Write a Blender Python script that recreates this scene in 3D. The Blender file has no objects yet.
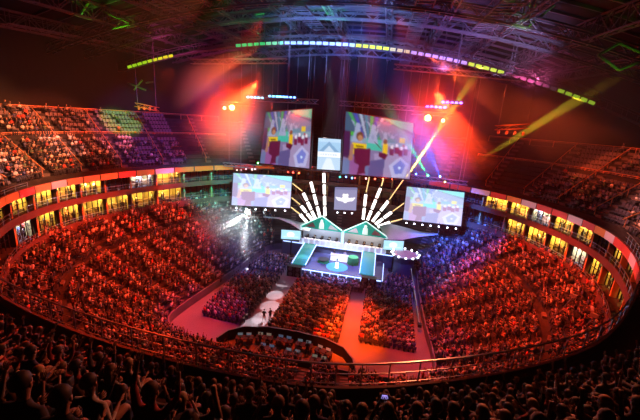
import bpy, bmesh, math, random
import numpy as np
from mathutils import Vector, Matrix
random.seed(7); rng = np.random.default_rng(7)
sc = bpy.context.scene
COL = sc.collection
PI = math.pi

# ------------------------------------------------------------------ camera
FPX = 340.0
CAMP = np.array([7.0, 0.0, 26.0])
def _cam(yaw, pitch, roll):
    y, p, r = map(math.radians, (yaw, pitch, roll))
    F = np.array([math.sin(y)*math.cos(p), math.cos(y)*math.cos(p), -math.sin(p)])
    R = np.cross(F, [0, 0, 1]); R /= np.linalg.norm(R); U = np.cross(R, F)
    return R*math.cos(r)+U*math.sin(r), U*math.cos(r)-R*math.sin(r), F
CR, CU, CF = _cam(-11, 15, 4)
def aty(x, y, Y):
    d = CF*FPX+CR*(x-320)-CU*(y-210); t = (Y-CAMP[1])/d[1]
    return Vector(CAMP+t*d)
def atz(x, y, z):
    d = CF*FPX+CR*(x-320)-CU*(y-210); t = (z-CAMP[2])/d[2]
    return Vector(CAMP+t*d)
def proj(P):
    v = np.asarray(P, float)-CAMP; f = v@CF
    return 320+FPX*(v@CR)/f, 210-FPX*(v@CU)/f, f
cd = bpy.data.cameras.new('camera'); cam = bpy.data.objects.new('camera', cd); COL.objects.link(cam)
cd.sensor_width = 36; cd.lens = FPX/640*36; cd.clip_end = 500; cd.clip_start = .05
M = Matrix(((CR[0], CU[0], -CF[0], CAMP[0]), (CR[1], CU[1], -CF[1], CAMP[1]), (CR[2], CU[2], -CF[2], CAMP[2]), (0, 0, 0, 1)))
cam.matrix_world = M
sc.camera = cam

# ------------------------------------------------------------------ materials
MAT = {}
def mat(name, col, rough=.7, metal=0., emit=None, es=0., noise=0., nscale=3., bump=0., spec=.5):
    if name in MAT: return MAT[name]
    m = bpy.data.materials.new(name); m.use_nodes = True; nt = m.node_tree; N = nt.nodes; L = nt.links
    b = N['Principled BSDF']; b.inputs['Roughness'].default_value = rough; b.inputs['Metallic'].default_value = metal
    b.inputs['Specular IOR Level'].default_value = spec
    b.inputs['Base Color'].default_value = (*col, 1)
    if noise:
        t = N.new('ShaderNodeTexNoise'); t.inputs['Scale'].default_value = nscale; t.inputs['Detail'].default_value = 4
        tc = N.new('ShaderNodeTexCoord'); L.new(tc.outputs['Object'], t.inputs['Vector'])
        r = N.new('ShaderNodeValToRGB')
        r.color_ramp.elements[0].position = .3; r.color_ramp.elements[1].position = .7
        r.color_ramp.elements[0].color = (*[max(0, c*(1-noise)) for c in col], 1)
        r.color_ramp.elements[1].color = (*[min(1, c*(1+noise)) for c in col], 1)
        L.new(t.outputs['Fac'], r.inputs['Fac']); L.new(r.outputs['Color'], b.inputs['Base Color'])
    if emit:
        b.inputs['Emission Color'].default_value = (*emit, 1); b.inputs['Emission Strength'].default_value = es
    MAT[name] = m; return m
def attr_mat(name, attr='tint', rough=.75, es=0.):
    m = bpy.data.materials.new(name); m.use_nodes = True; nt = m.node_tree; N = nt.nodes; L = nt.links
    b = N['Principled BSDF']; b.inputs['Roughness'].default_value = rough
    a = N.new('ShaderNodeAttribute'); a.attribute_name = attr
    if es:
        b.inputs['Base Color'].default_value = (.01, .01, .01, 1); b.inputs['Roughness'].default_value = .3
        L.new(a.outputs['Color'], b.inputs['Emission Color']); b.inputs['Emission Strength'].default_value = es
    else: L.new(a.outputs['Color'], b.inputs['Base Color'])
    MAT[name] = m; return m
def objcol_mat(name, rough=.8):
    m = bpy.data.materials.new(name); m.use_nodes = True; nt = m.node_tree
    b = nt.nodes['Principled BSDF']; b.inputs['Roughness'].default_value = rough
    a = nt.nodes.new('ShaderNodeObjectInfo'); nt.links.new(a.outputs['Color'], b.inputs['Base Color'])
    MAT[name] = m; return m
concrete = mat('concrete', (.035, .033, .036), .85, noise=.35, nscale=.8)
floor_m = mat('arena_floor', (.22, .21, .23), .5, noise=.12, nscale=.35)
dark = mat('black_paint', (.012, .012, .014), .5)
wallm = mat('dark_wall', (.004, .004, .005), .8, noise=.3, nscale=.3)
roofm = mat('roof_deck', (.012, .012, .016), .7, noise=.3, nscale=.6)
steel = mat('dark_steel', (.2, .21, .24), .35, .4)
alu = mat('aluminium', (.55, .56, .6), .3, .9)
rail_m = mat('railing_metal', (.5, .5, .52), .3, .8)
seat_m = mat('seat_plastic', (.10, .11, .16), .4)
fascia_m = mat('fascia_panel', (.16, .08, .05), .6, noise=.2, nscale=.5)
room_m = mat('lodge_plaster', (.72, .55, .24), .8, noise=.15, nscale=1.)
glass_m = mat('rail_glass', (.5, .5, .5), .1)
fabric_w = mat('white_fabric', (.75, .76, .78), .8, noise=.06, nscale=1.)
drape = mat('black_drape', (.012, .012, .015), .95)
teal_m = mat('teal_panel', (.02, .42, .34), .5, emit=(.01, .5, .36), es=.45, noise=.15, nscale=1.2)
tealdk = mat('teal_floor', (.03, .30, .28), .35, noise=.2, nscale=1.)
white_m = mat('white_paint', (.8, .8, .8), .5)
stage_m = mat('stage_deck', (.14, .16, .24), .2)
skin_m = mat('skin', (.48, .27, .19), .55, noise=.08, nscale=8)
hair_m = objcol_mat('hair', .6)
cloth_m = objcol_mat('shirt', .85)
trouser_m = mat('trousers', (.03, .035, .05), .85, noise=.2, nscale=10)
shoe_m = mat('shoes', (.02, .02, .02), .5)
crowd_m = attr_mat('crowd_clothes')
tube_m = mat('light_tube', (.8, .8, .8), .4, emit=(1, .93, .86), es=2.8)
tubeb_m = mat('blue_light_tube', (.5, .6, .9), .4, emit=(.35, .5, 1), es=2.6)
gel = lambda n, c, s: mat('gel_'+n, c, .4, emit=c, es=s)

# ------------------------------------------------------------------ mesh builder
class MB:
    def __init__(s): s.v = []; s.f = []; s.m = []; s.c = []
    def add(s, vs, fs, mi=0, col=None):
        o = len(s.v); s.v += [tuple(v) for v in vs]; s.f += [tuple(i+o for i in f) for f in fs]; s.m += [mi]*len(fs)
        s.c += [col or (1, 1, 1)]*len(vs)
    def box(s, c, d, rz=0, mi=0, rot=None, col=None):
        R = rot or Matrix.Rotation(rz, 3, 'Z'); c = Vector(c)
        vs = [c+R@Vector((x*d[0]/2, y*d[1]/2, z*d[2]/2)) for z in (-1, 1) for y in (-1, 1) for x in (-1, 1)]
        s.add(vs, [(0, 2, 3, 1), (4, 5, 7, 6), (0, 1, 5, 4), (2, 6, 7, 3), (0, 4, 6, 2), (1, 3, 7, 5)], mi, col)
    def bar(s, a, b, w, h=None, mi=0, up=(0, 0, 1), col=None):
        a = Vector(a); b = Vector(b); d = b-a; l = d.length
        if l < 1e-6: return
        d /= l; u = Vector(up)
        if abs(d.dot(u)) > .98: u = Vector((0, 1, 0)) if abs(d.y) < .9 else Vector((1, 0, 0))
        x = d.cross(u).normalized(); z = x.cross(d)
        s.box((a+b)/2, (w, l, h or w), rot=Matrix((x, d, z)).transposed(), mi=mi, col=col)
    def tube(s, pts, rs, n=6, mi=0, cap=True, col=None, sq=(1, 1)):
        pts = [Vector(p) for p in pts]
        if not hasattr(rs, '__len__'): rs = [rs]*len(pts)
        vs = []; prev = None
        for i, p in enumerate(pts):
            d = (pts[min(i+1, len(pts)-1)]-pts[max(i-1, 0)]).normalized()
            if prev is None:
                u = Vector((1, 0, 0)) if abs(d.x) < .8 else Vector((0, 1, 0))
            else: u = prev
            x = (u-d*u.dot(d)).normalized(); y = d.cross(x); prev = x
            for k in range(n):
                a = 2*PI*k/n; vs.append(p+x*math.cos(a)*rs[i]*sq[0]+y*math.sin(a)*rs[i]*sq[1])
        fs = [(i*n+k, i*n+(k+1) % n, (i+1)*n+(k+1) % n, (i+1)*n+k) for i in range(len(pts)-1) for k in range(n)]
        if cap: fs += [tuple(range(n))[::-1], tuple((len(pts)-1)*n+k for k in range(n))]
        s.add(vs, fs, mi, col)
    def ball(s, c, r, nu=8, nv=6, mi=0, rot=None, col=None, half=False):
        c = Vector(c); r = Vector(r if hasattr(r, '__len__') else (r, r, r)); vs = []; R = rot or Matrix.Identity(3)
        for j in range(nv+1):
            ph = -PI/2+PI*j/nv
            if half: ph = max(ph, 0)
            for i in range(nu):
                th = 2*PI*i/nu
                vs.append(c+R@Vector((r.x*math.cos(ph)*math.cos(th), r.y*math.cos(ph)*math.sin(th), r.z*math.sin(ph))))
        fs = [(j*nu+i, j*nu+(i+1) % nu, (j+1)*nu+(i+1) % nu, (j+1)*nu+i) for j in range(nv) for i in range(nu)]
        s.add(vs, fs, mi, col)
    def poly(s, pts, n, th, mi=0):       # a flat outline with real thickness th along n
        n = Vector(n).normalized()*th/2; k = len(pts); pts = [Vector(p) for p in pts]
        s.add([p-n for p in pts]+[p+n for p in pts], [tuple(range(k))[::-1], tuple(range(k, 2*k))]+[(i, (i+1) % k, (i+1) % k+k, i+k) for i in range(k)], mi)
    def mesh(s, name, mats, smooth=False, attr=False):
        me = bpy.data.meshes.new(name); me.from_pydata(s.v, [], s.f)
        for m in (mats if isinstance(mats, (list, tuple)) else [mats]): me.materials.append(m)
        if any(s.m): me.polygons.foreach_set('material_index', s.m)
        if smooth: me.polygons.foreach_set('use_smooth', [True]*len(s.f))
        if attr:
            a = me.attributes.new('tint', 'FLOAT_COLOR', 'POINT')
            c = np.ones((len(s.v), 4), np.float32); c[:, :3] = np.array(s.c); a.data.foreach_set('color', c.ravel())
        me.update(); return me
    def build(s, name, mats, parent=None, smooth=False, attr=False, at=None):
        o = bpy.data.objects.new(name, s.mesh(name, mats, smooth, attr)); COL.objects.link(o)
        if parent: o.parent = parent
        if at is not None: o.location = at
        return o
def tag(o, label=None, cat=None, group=None, kind=None):
    if label: o['label'] = label
    if cat: o['category'] = cat
    if group: o['group'] = group
    if kind: o['kind'] = kind
    return o
def empty(name, loc, rz=0, label=None, cat=None, group=None):
    o = bpy.data.objects.new(name, None); COL.objects.link(o); o.location = loc; o.rotation_euler = (0, 0, rz)
    o.empty_display_size = .2
    return tag(o, label, cat, group)
def struct(o): o['kind'] = 'structure'; return o
def lamp(kind, name, loc, target=None, col=(1, 1, 1), e=1000, size=20, blend=.5, r=.1, parent=None, sx=1, sy=1):
    l = bpy.data.lights.new(name, kind); l.color = col; l.energy = e
    o = bpy.data.objects.new(name, l); COL.objects.link(o); o.location = loc
    if kind == 'SPOT': l.spot_size = math.radians(size); l.spot_blend = blend; l.shadow_soft_size = r
    if kind == 'POINT': l.shadow_soft_size = r
    if kind == 'AREA': l.shape = 'RECTANGLE'; l.size = sx; l.size_y = sy
    if target is not None:
        o.rotation_euler = (Vector(target)-Vector(loc)).to_track_quat('-Z', 'Y').to_euler()
    return o

# ------------------------------------------------------------------ the bowl's plan: outer ring curve and inner floor edge
PAIRS = [((2, 9.0), (1, 29.5)), ((9, 10.4), (7, 29.6)), ((17.7, 15.4), (12, 30.4)), ((24, 22.8), (14.3, 32.4)), ((28.5, 30), (14.6, 36)),
 ((31.3, 38), (14.3, 41)), ((31.5, 45), (14.1, 47)), ((29, 53), (14, 53)), ((24, 60), (14, 58)), ((14, 66), (12.4, 62)), ((0, 68.5), (0, 63.5)),
 ((-14, 66.5), (-12.5, 62)), ((-24, 58.5), (-15.3, 57)), ((-30, 49), (-16, 49.5)), ((-33, 40.5), (-17, 42)), ((-33.5, 33), (-17.8, 36)),
 ((-31, 25.5), (-17.6, 32.6)), ((-25, 19), (-15, 30.6)), ((-17, 13.0), (-10, 29.8)), ((-8, 9.9), (-4, 29.5))]
NU = 800; NP = len(PAIRS)
def _cr(P):
    P = np.array(P, float); out = []
    for i in range(NU):
        t = i/NU*NP; k = int(t); f = t-k
        a, b, c, d = (P[(k+j-1) % NP] for j in range(4))
        out.append(.5*((2*b)+(c-a)*f+(2*a-5*b+4*c-d)*f*f+(3*b-a-3*c+d)*f**3))
    return np.array(out)
OUT = _cr([p[0] for p in PAIRS]); INN = _cr([p[1] for p in PAIRS])
_t = np.roll(OUT, -1, 0)-np.roll(OUT, 1, 0); _t /= np.linalg.norm(_t, axis=1)[:, None]
NRM = np.stack([_t[:, 1], -_t[:, 0]], 1)      # outward (curve runs counter-clockwise seen from above)
if ((OUT+NRM)[200]-OUT.mean(0))@(NRM[200]) < 0: NRM = -NRM
def lowpt(i, t): return INN[i]*(1-t)+OUT[i]*t
def outpt(i, s): return OUT[i]+NRM[i]*s
LROWS = 18; LT = .93; LZ0 = .7; LDZ = .53
UROWS = 12; UMAX = 15; UD = .80; UDZ = .66; UZ0 = 16.1; US0 = .5
ZR2 = LZ0+LDZ*LROWS       # top of lower tier
def ring_strip(mb, f0, f1, idx, mi=0):
    vs = []; fs = []
    for k, i in enumerate(idx): vs += [f0(i), f1(i)]
    n = len(idx)
    fs = [(2*k, 2*k+2, 2*k+3, 2*k+1) for k in range(n-1)]
    mb.add(vs, fs, mi)
ALLI = list(range(0, NU, 4))+[0]
def near_i(i): return i < 200 or i > 600   # part of the ring nearer than mid arena
# lower tier
mb = MB()
ring_strip(mb, lambda i: (*lowpt(i, 0), 0), lambda i: (*lowpt(i, 0), LZ0), ALLI)
for k in range(LROWS):
    t0 = LT*k/LROWS; t1 = LT*(k+1)/LROWS; z = LZ0+LDZ*k
    ring_strip(mb, lambda i: (*lowpt(i, t0), z), lambda i: (*lowpt(i, t1), z), ALLI)
    ring_strip(mb, lambda i: (*lowpt(i, t1), z), lambda i: (*lowpt(i, t1), z+LDZ), ALLI)
struct(tag(mb.build('lower_seating_tier', concrete)))
# upper tier
mb = MB()
def urange(k): return ALLI if k < UROWS else [i for i in range(-160, 161, 4)]
ring_strip(mb, lambda i: (*outpt(i, -.9), UZ0), lambda i: (*outpt(i, US0), UZ0), ALLI)
for k in range(UMAX):
    z = UZ0+UDZ*(k+1); s0 = US0+UD*k; s1 = s0+UD; R = urange(k)
    ring_strip(mb, lambda i: (*outpt(i, s0), z-UDZ), lambda i: (*outpt(i, s0), z), R)
    ring_strip(mb, lambda i: (*outpt(i, s0), z), lambda i: (*outpt(i, s1), z), R)
zt = UZ0+UDZ*UROWS; st = US0+UD*UROWS
ring_strip(mb, lambda i: (*outpt(i, st), zt), lambda i: (*outpt(i, st+2.2), zt), [i for i in range(160, 641, 4)])
struct(tag(mb.build('upper_seating_tier', concrete)))
# concourse slabs, back wall, fascias
mb = MB()
for (z0, z1, s0) in ((ZR2-.3, ZR2, -1.6), (13.1, 13.5, -.9), (15.75, 16.09, -.9)):
    ring_strip(mb, lambda i: (*outpt(i, s0), z1), lambda i: (*outpt(i, 4.2), z1), ALLI)
    ring_strip(mb, lambda i: (*outpt(i, s0), z0), lambda i: (*outpt(i, 4.2), z0), ALLI)
struct(tag(mb.build('concourse_slabs', concrete)))
mb = MB(); ring_strip(mb, lambda i: (*outpt(i, 4.2), ZR2-.3), lambda i: (*outpt(i, 4.2), 16.05), ALLI)
struct(mb.build('wall_concourse', room_m))
def fascia(name, z0, z1, s, m):
    mb = MB()
    ring_strip(mb, lambda i: (*outpt(i, s), z0), lambda i: (*outpt(i, s), z1), ALLI)
    ring_strip(mb, lambda i: (*outpt(i, s+.12), z0), lambda i: (*outpt(i, s+.12), z1), ALLI)
    ring_strip(mb, lambda i: (*outpt(i, s), z1), lambda i: (*outpt(i, s+.12), z1), ALLI)
    ring_strip(mb, lambda i: (*outpt(i, s), z0), lambda i: (*outpt(i, s+.12), z0), ALLI)
    return struct(mb.build(name, m))
fascia('trim_1', 15.6, 16.5, -1.05, fascia_m)
fascia('trim_2', 12.95, 13.75, -1.05, fascia_m)
fascia('trim_3', ZR2-.5, ZR2+.55, -1.7, mat('fascia_low', (.15, .08, .07), .6, noise=.2, nscale=.6))
# barrier between the arena floor and the lower tier
mb = MB()
ring_strip(mb, lambda i: (*(INN[i]-(OUT[i]-INN[i])*.02), 0), lambda i: (*(INN[i]-(OUT[i]-INN[i])*.02), LZ0+.5), ALLI)
ring_strip(mb, lambda i: (*(INN[i]-(OUT[i]-INN[i])*.01), 0), lambda i: (*(INN[i]-(OUT[i]-INN[i])*.01), LZ0+.5), ALLI)
ring_strip(mb, lambda i: (*(INN[i]-(OUT[i]-INN[i])*.02), LZ0+.5), lambda i: (*(INN[i]-(OUT[i]-INN[i])*.01), LZ0+.5), ALLI)
struct(mb.build('trim_4', mat('barrier_panel', (.20, .17, .2), .6, noise=.2, nscale=.6)))
# LED ribbon on the upper fascia, left and right, in separate boards
def ring_board(i0, i1, s, z0, z1, th=.06):
    mb = MB(); idx = list(range(i0, i1+1, 1))
    ring_strip(mb, lambda i: (*outpt(i % NU, s), z0), lambda i: (*outpt(i % NU, s), z1), idx)
    ring_strip(mb, lambda i: (*outpt(i % NU, s+th), z0), lambda i: (*outpt(i % NU, s+th), z1), idx)
    ring_strip(mb, lambda i: (*outpt(i % NU, s), z1), lambda i: (*outpt(i % NU, s+th), z1), idx)
    ring_strip(mb, lambda i: (*outpt(i % NU, s), z0), lambda i: (*outpt(i % NU, s+th), z0), idx)
    return mb
cols = [('red', (.75, .06, .05), .9), ('white', (.9, .55, .6), .8), ('orange', (.9, .22, .05), .9)]
names = {'red': 'red glowing', 'white': 'pale pink glowing', 'orange': 'orange glowing'}
bn = 0
ordn = ['nearest', 'second', 'third', 'fourth', 'fifth', 'sixth', 'seventh', 'eighth', 'ninth', 'tenth', 'eleventh', 'twelfth', 'thirteenth', 'fourteenth', 'fifteenth', 'sixteenth', 'seventeenth', 'eighteenth']
for side, a, b, step in (('right', 150, 350, 13), ('left', 655, 455, -13)):
    j = 0
    for i in range(a, b, step):
        c = cols[(0, 1, 0, 0, 1, 2)[j % 6] if side == 'right' else (2, 2, 0, 2, 1, 2)[j % 6]]
        lo, hi = min(i, i+step), max(i, i+step)
        o = ring_board(lo, hi-1, -1.13, 15.62, 16.45).build('ribbon_display', gel('rib_'+c[0]+side, c[1], c[2]*(.25 if side == 'left' else .3)))
        tag(o, f'{names[c[0]]} display panel on the {side} upper balcony front, {ordn[j]} towards the stage', 'display', f'ribbon displays on the {side} balcony front')
        j += 1

# floor, walls, ceiling
mb = MB(); mb.add([(*INN[i], 0) for i in range(0, NU, 4)], [tuple(range(NU//4))]); struct(mb.build('floor', floor_m))
mb = MB()
for (ix, nm) in (([i for i in range(160, 641, 4)], 'wall_arena'),):
    ring_strip(mb, lambda i: (*outpt(i, st+2.2), zt-1), lambda i: (*outpt(i, st+2.2), 40), ix)
struct(mb.build('wall_arena', wallm))
mb = MB(); R = list(range(-160, 161, 4)); sN = US0+UD*UMAX; zN = UZ0+UDZ*UMAX
ring_strip(mb, lambda i: (*outpt(i, sN+.4), zN-1), lambda i: (*outpt(i, sN+.4), 40), R)
struct(mb.build('wall_back', wallm))
def roofz(x, y): return 40.5-.0042*(x+4)**2-.0006*(y-40)**2
mb = MB(); GX = [-60+i*4 for i in range(30)]; GY = [-16+j*5 for j in range(22)]
vs = [(x, y, roofz(x, y)+2.2) for y in GY for x in GX]
mb.add(vs, [(j*30+i, j*30+i+1, (j+1)*30+i+1, (j+1)*30+i) for j in range(21) for i in range(29)])
struct(mb.build('ceiling', roofm))

# ------------------------------------------------------------------ roof steelwork
def truss(name, A, B, depth, w, step, label, cat='truss', m=steel, group=None, zf=None, th=.16, tri=False):
    A = Vector(A); B = Vector(B); n = max(2, int((B-A).length/step)); d = (B-A).normalized(); side = d.cross(Vector((0, 0, 1))).normalized()*w/2
    P = []
    for i in range(n+1):
        p = A.lerp(B, i/n)
        if zf: p.z = zf(p.x, p.y)
        P.append(p)
    root = empty(name, A, label=label, cat=cat, group=group); A0 = A
    lo = MB(); up = MB(); lc = MB()
    for i in range(n):
        for s in (-1, 1):
            a, b = P[i]+side*s-A0, P[i+1]+side*s-A0; u = Vector((0, 0, depth))
            lo.bar(a, b, th); up.bar(a+u, b+u, th)
            lc.bar(a, b+u, th*.55) if i % 2 else lc.bar(a+u, b, th*.55)
            lc.bar(a, a+u, th*.5)
        lc.bar(P[i]-side-A0, P[i]+side-A0, th*.7); lc.bar(P[i]-side-A0+u, P[i+1]+side-A0+u, th*.45)
        lc.bar(P[i]-side-A0, P[i+1]+side-A0, th*.45)
    lo.build('lower_chord', m, root); up.build('upper_chord', m, root); lc.build('lacing', m, root)
    return root
k = 0
xs = [-44, -36, -28, -20, -12, -4, 5, 13, 21, 29, 37]
sidew = lambda i: ordn[i] if i else 'leftmost'
for i, x in enumerate(xs):
    truss('roof_truss', (x, 18, 0), (x*.82, 84, 0), 2.0, .8, 2.2, f'long dark steel roof truss running towards the stage, {"first" if i == 0 else ordn[i]} from the left', group='long roof trusses', zf=lambda a, b: roofz(a, b)-.2, th=.17)
# arched transverse trusses
def arch(Y, depth, zoff, label, th=.18, name='arched_truss'):
    pts = [Vector((x, Y, roofz(x, Y)+zoff)) for x in np.linspace(-50, 44, 60)]
    root = empty(name, (0, Y, 0), label=label, cat='truss'); u = Vector((0, 0, depth)); off = Vector((0, Y, 0))
    lo = MB(); up = MB(); lc = MB(); wv = Vector((0, .8, 0))
    for i in range(len(pts)-1):
        a, b = pts[i]-off, pts[i+1]-off
        for q in (Vector(), wv):
            lo.bar(a+q, b+q, th); up.bar(a+u+q, b+u+q, th)
            lc.bar(a+q, b+u+q, th*.5) if i % 2 else lc.bar(a+u+q, b+q, th*.5)
        lc.bar(a, a+wv, th*.6)
    lo.build('lower_chord', steel, root); up.build('upper_chord', steel, root); lc.build('lacing', steel, root)
    return root
arch(45, 1.2, -.9, 'arched steel truss crossing the roof nearest to the camera')
arch(50, 1.2, -1.2, 'arched steel truss crossing the roof just in front of the glowing walkway')
arch(63, 1.2, -1.4, 'arched steel truss crossing the roof behind the glowing walkway')
arch(72, 1.2, -1.4, 'arched steel truss crossing the roof furthest back over the stage')
# arched service walkway with lit mesh panels
ARCX = np.linspace(-47, 40, 88)
def arcz(x): return 36.9-.0043*(x+6)**2
root = empty('arched_walkway', (0, 55, 0), label='arched service walkway crossing the roof with green, blue-white and yellow lit mesh panels', cat='walkway')
deck = MB(); rls = (MB(), MB())
P = [Vector((x, 0, arcz(x))) for x in ARCX]
for i in range(len(P)-1):
    deck.bar(P[i], P[i+1], 1.1, .12)
    for yy, rl in zip((-.55, .55), rls):
        rl.bar(P[i]+Vector((0, yy, 1.1)), P[i+1]+Vector((0, yy, 1.1)), .07)
        if i % 2 == 0: rl.bar(P[i]+Vector((0, yy, 0)), P[i]+Vector((0, yy, 1.1)), .06)
deck.build('deck', steel, root); [q_.build('handrail', steel, root) for q_ in rls]
def arc_col(px):
    if px < 125: return None
    if px < 172: return (.45, .9, .02), 1.6
    if px < 236: return None
    if px < 262: return (.05, .8, .25), 1.4
    if px < 285: return (.2, .75, .4), 1.6
    if px < 352: return (.45, .65, 1), 1.5
    if px < 385: return (.62, .85, .05), 2.2
    if px < 405: return (.7, .75, .35), 1.2
    if px < 465: return (.55, .5, .95), 1.4
    if px < 498: return (.5, .85, .05), 1.9
    if px < 553: return (.3, .2, .3), .25
    if px < 588: return (.45, .8, .05), 1.3
    return None
for i in range(len(P)-1):
    px = proj((P[i].x, 55, P[i].z))[0]; c = arc_col(px)
    if c is None: continue
    pb = MB(); pb.bar(P[i].lerp(P[i+1], .12)+Vector((0, -.62, .02)), P[i].lerp(P[i+1], .88)+Vector((0, -.62, .02)), .05, .42)
    pb.build('light_panel', gel('arc%d' % int(c[0][0]*100+c[0][1]*1000), c[0], c[1]*.45), root)
# ladder catwalks (grating rungs between side rails), running towards the stage
def catwalk(xa, ya, xb, yb, w, label, zo=-.6, rung=1.0):
    root = empty('catwalk', (xa, ya, roofz(xa, ya)+zo), label=label, cat='walkway'); O = root.location.copy()
    n = int(abs(yb-ya)/rung); rr = MB(); srs = {-1: MB(), 1: MB()}; hrs = {-1: MB(), 1: MB()}
    for i in range(n+1):
        f = i/n; x = xa+(xb-xa)*f; y = ya+(yb-ya)*f; p = Vector((x, y, roofz(x, y)+zo))-O
        rr.bar(p-Vector((w/2, 0, 0)), p+Vector((w/2, 0, 0)), .28, .06)
        if i:
            for s in (-1, 1):
                q = Vector((w/2*s, 0, 0)); sr = srs[s]; hr = hrs[s]; sr.bar(pp+q, p+q, .09, .2); hr.bar(pp+q+Vector((0, 0, 1)), p+q+Vector((0, 0, 1)), .05)
                if i % 3 == 0: hr.bar(p+q, p+q+Vector((0, 0, 1)), .05)
        pp = p
    rr.build('rung', steel, root)
    for s in (-1, 1): srs[s].build('side_beam', steel, root); hrs[s].build('handrail', steel, root)
for xa, xb, w, lb in ((-40, -33, 1.4, 'far left ladder-like catwalk under the roof'), (-24, -19, 1.6, 'ladder-like catwalk under the roof above the left big screen'), (-8, -5, 2.4, 'wide ladder-like blue-lit catwalk under the middle of the roof'),
                      (9, 7.5, 2.0, 'ladder-like catwalk under the roof above the right big screen'), (17, 15, 2.4, 'violet-lit ladder-like catwalk right of the middle of the roof'), (33, 27, 1.4, 'far right ladder-like catwalk under the roof')):
    catwalk(xa, 36, xb, 80, w, lb)
# thin cross purlins, each a curved bar
for j, Y in enumerate(np.arange(41, 80, 3.0)):
    pm = MB(); X = np.linspace(-46, 40, 30); base = Vector((0, Y, roofz(0, Y)))
    for a, b in zip(X[:-1], X[1:]): pm.bar(Vector((a, Y, roofz(a, Y)+2.0))-base, Vector((b, Y, roofz(b, Y)+2.0))-base, .22, .3)
    tag(pm.build('roof_purlin', steel, at=base), f'thin cross beam under the roof deck, {"nearest" if j == 0 else ordn[j]} from the camera', 'beam', 'cross beams under the roof deck')
# green-lit crossing braces near the corners of the roof
def brace(pts, Y, label, m):
    b = MB(); W = [aty(*p, Y) for p in pts]; O = W[0].copy(); root = empty('roof_brace', O, label=label, cat='brace')
    for k in range(0, len(W)-1, 2):
        q = MB(); q.tube([W[k]-O, W[k+1]-O], .14, 8); q.build('brace_bar', m, root)
    return root
gm = mat('green_lit_steel', (.12, .3, .06), .35, .3)  # green light on the braces is put into the steel's base colour
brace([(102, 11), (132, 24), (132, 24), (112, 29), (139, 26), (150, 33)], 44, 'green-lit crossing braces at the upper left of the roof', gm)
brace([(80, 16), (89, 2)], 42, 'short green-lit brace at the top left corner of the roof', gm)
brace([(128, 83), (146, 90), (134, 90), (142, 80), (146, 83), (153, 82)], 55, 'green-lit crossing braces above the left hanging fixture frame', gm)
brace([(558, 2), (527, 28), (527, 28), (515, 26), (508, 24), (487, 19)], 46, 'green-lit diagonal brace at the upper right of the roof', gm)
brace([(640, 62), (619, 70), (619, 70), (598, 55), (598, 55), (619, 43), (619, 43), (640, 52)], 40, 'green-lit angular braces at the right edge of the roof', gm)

# ------------------------------------------------------------------ screens
def canvas(w, h, col): c = np.zeros((h, w, 3)); c[:] = col; return c
def _grid(c): h, w = c.shape[:2]; return np.meshgrid((np.arange(w)+.5)/w, (np.arange(h)+.5)/h)
def ell(c, x, y, rx, ry, col):
    X, Y = _grid(c); c[((X-x)/rx)**2+((Y-y)/ry)**2 < 1] = col
def pol(c, pts, col):
    X, Y = _grid(c); ins = np.zeros(X.shape, bool); n = len(pts)
    for i in range(n):
        x1, y1 = pts[i]; x2, y2 = pts[(i+1) % n]
        if y1 == y2: continue
        cnd = ((y1 > Y) != (y2 > Y)) & (X < (x2-x1)*(Y-y1)/(y2-y1)+x1); ins ^= cnd
    c[ins] = col
def rc(c, x0, y0, x1, y1, col): pol(c, [(x0, y0), (x1, y0), (x1, y1), (x0, y1)], col)
def figure(c, x, y, s):         # pale ornamental standing figure on the backdrop
    col = (.38, .46, .62)
    ell(c, x, y, .035*s, .05*s, col); pol(c, [(x-.03*s, y+.03*s), (x+.03*s, y+.03*s), (x+.075*s, y+.24*s), (x-.075*s, y+.24*s)], col)
    pol(c, [(x-.05*s, y-.05*s), (x-.10*s, y-.09*s), (x-.02*s, y+.05*s), (x-.03*s, y+.08*s)], col); pol(c, [(x+.05*s, y-.05*s), (x+.10*s, y-.09*s), (x+.02*s, y+.05*s), (x+.03*s, y+.08*s)], col)
    ell(c, x, y+.14*s, .02*s, .04*s, (.3, .38, .55))
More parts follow.
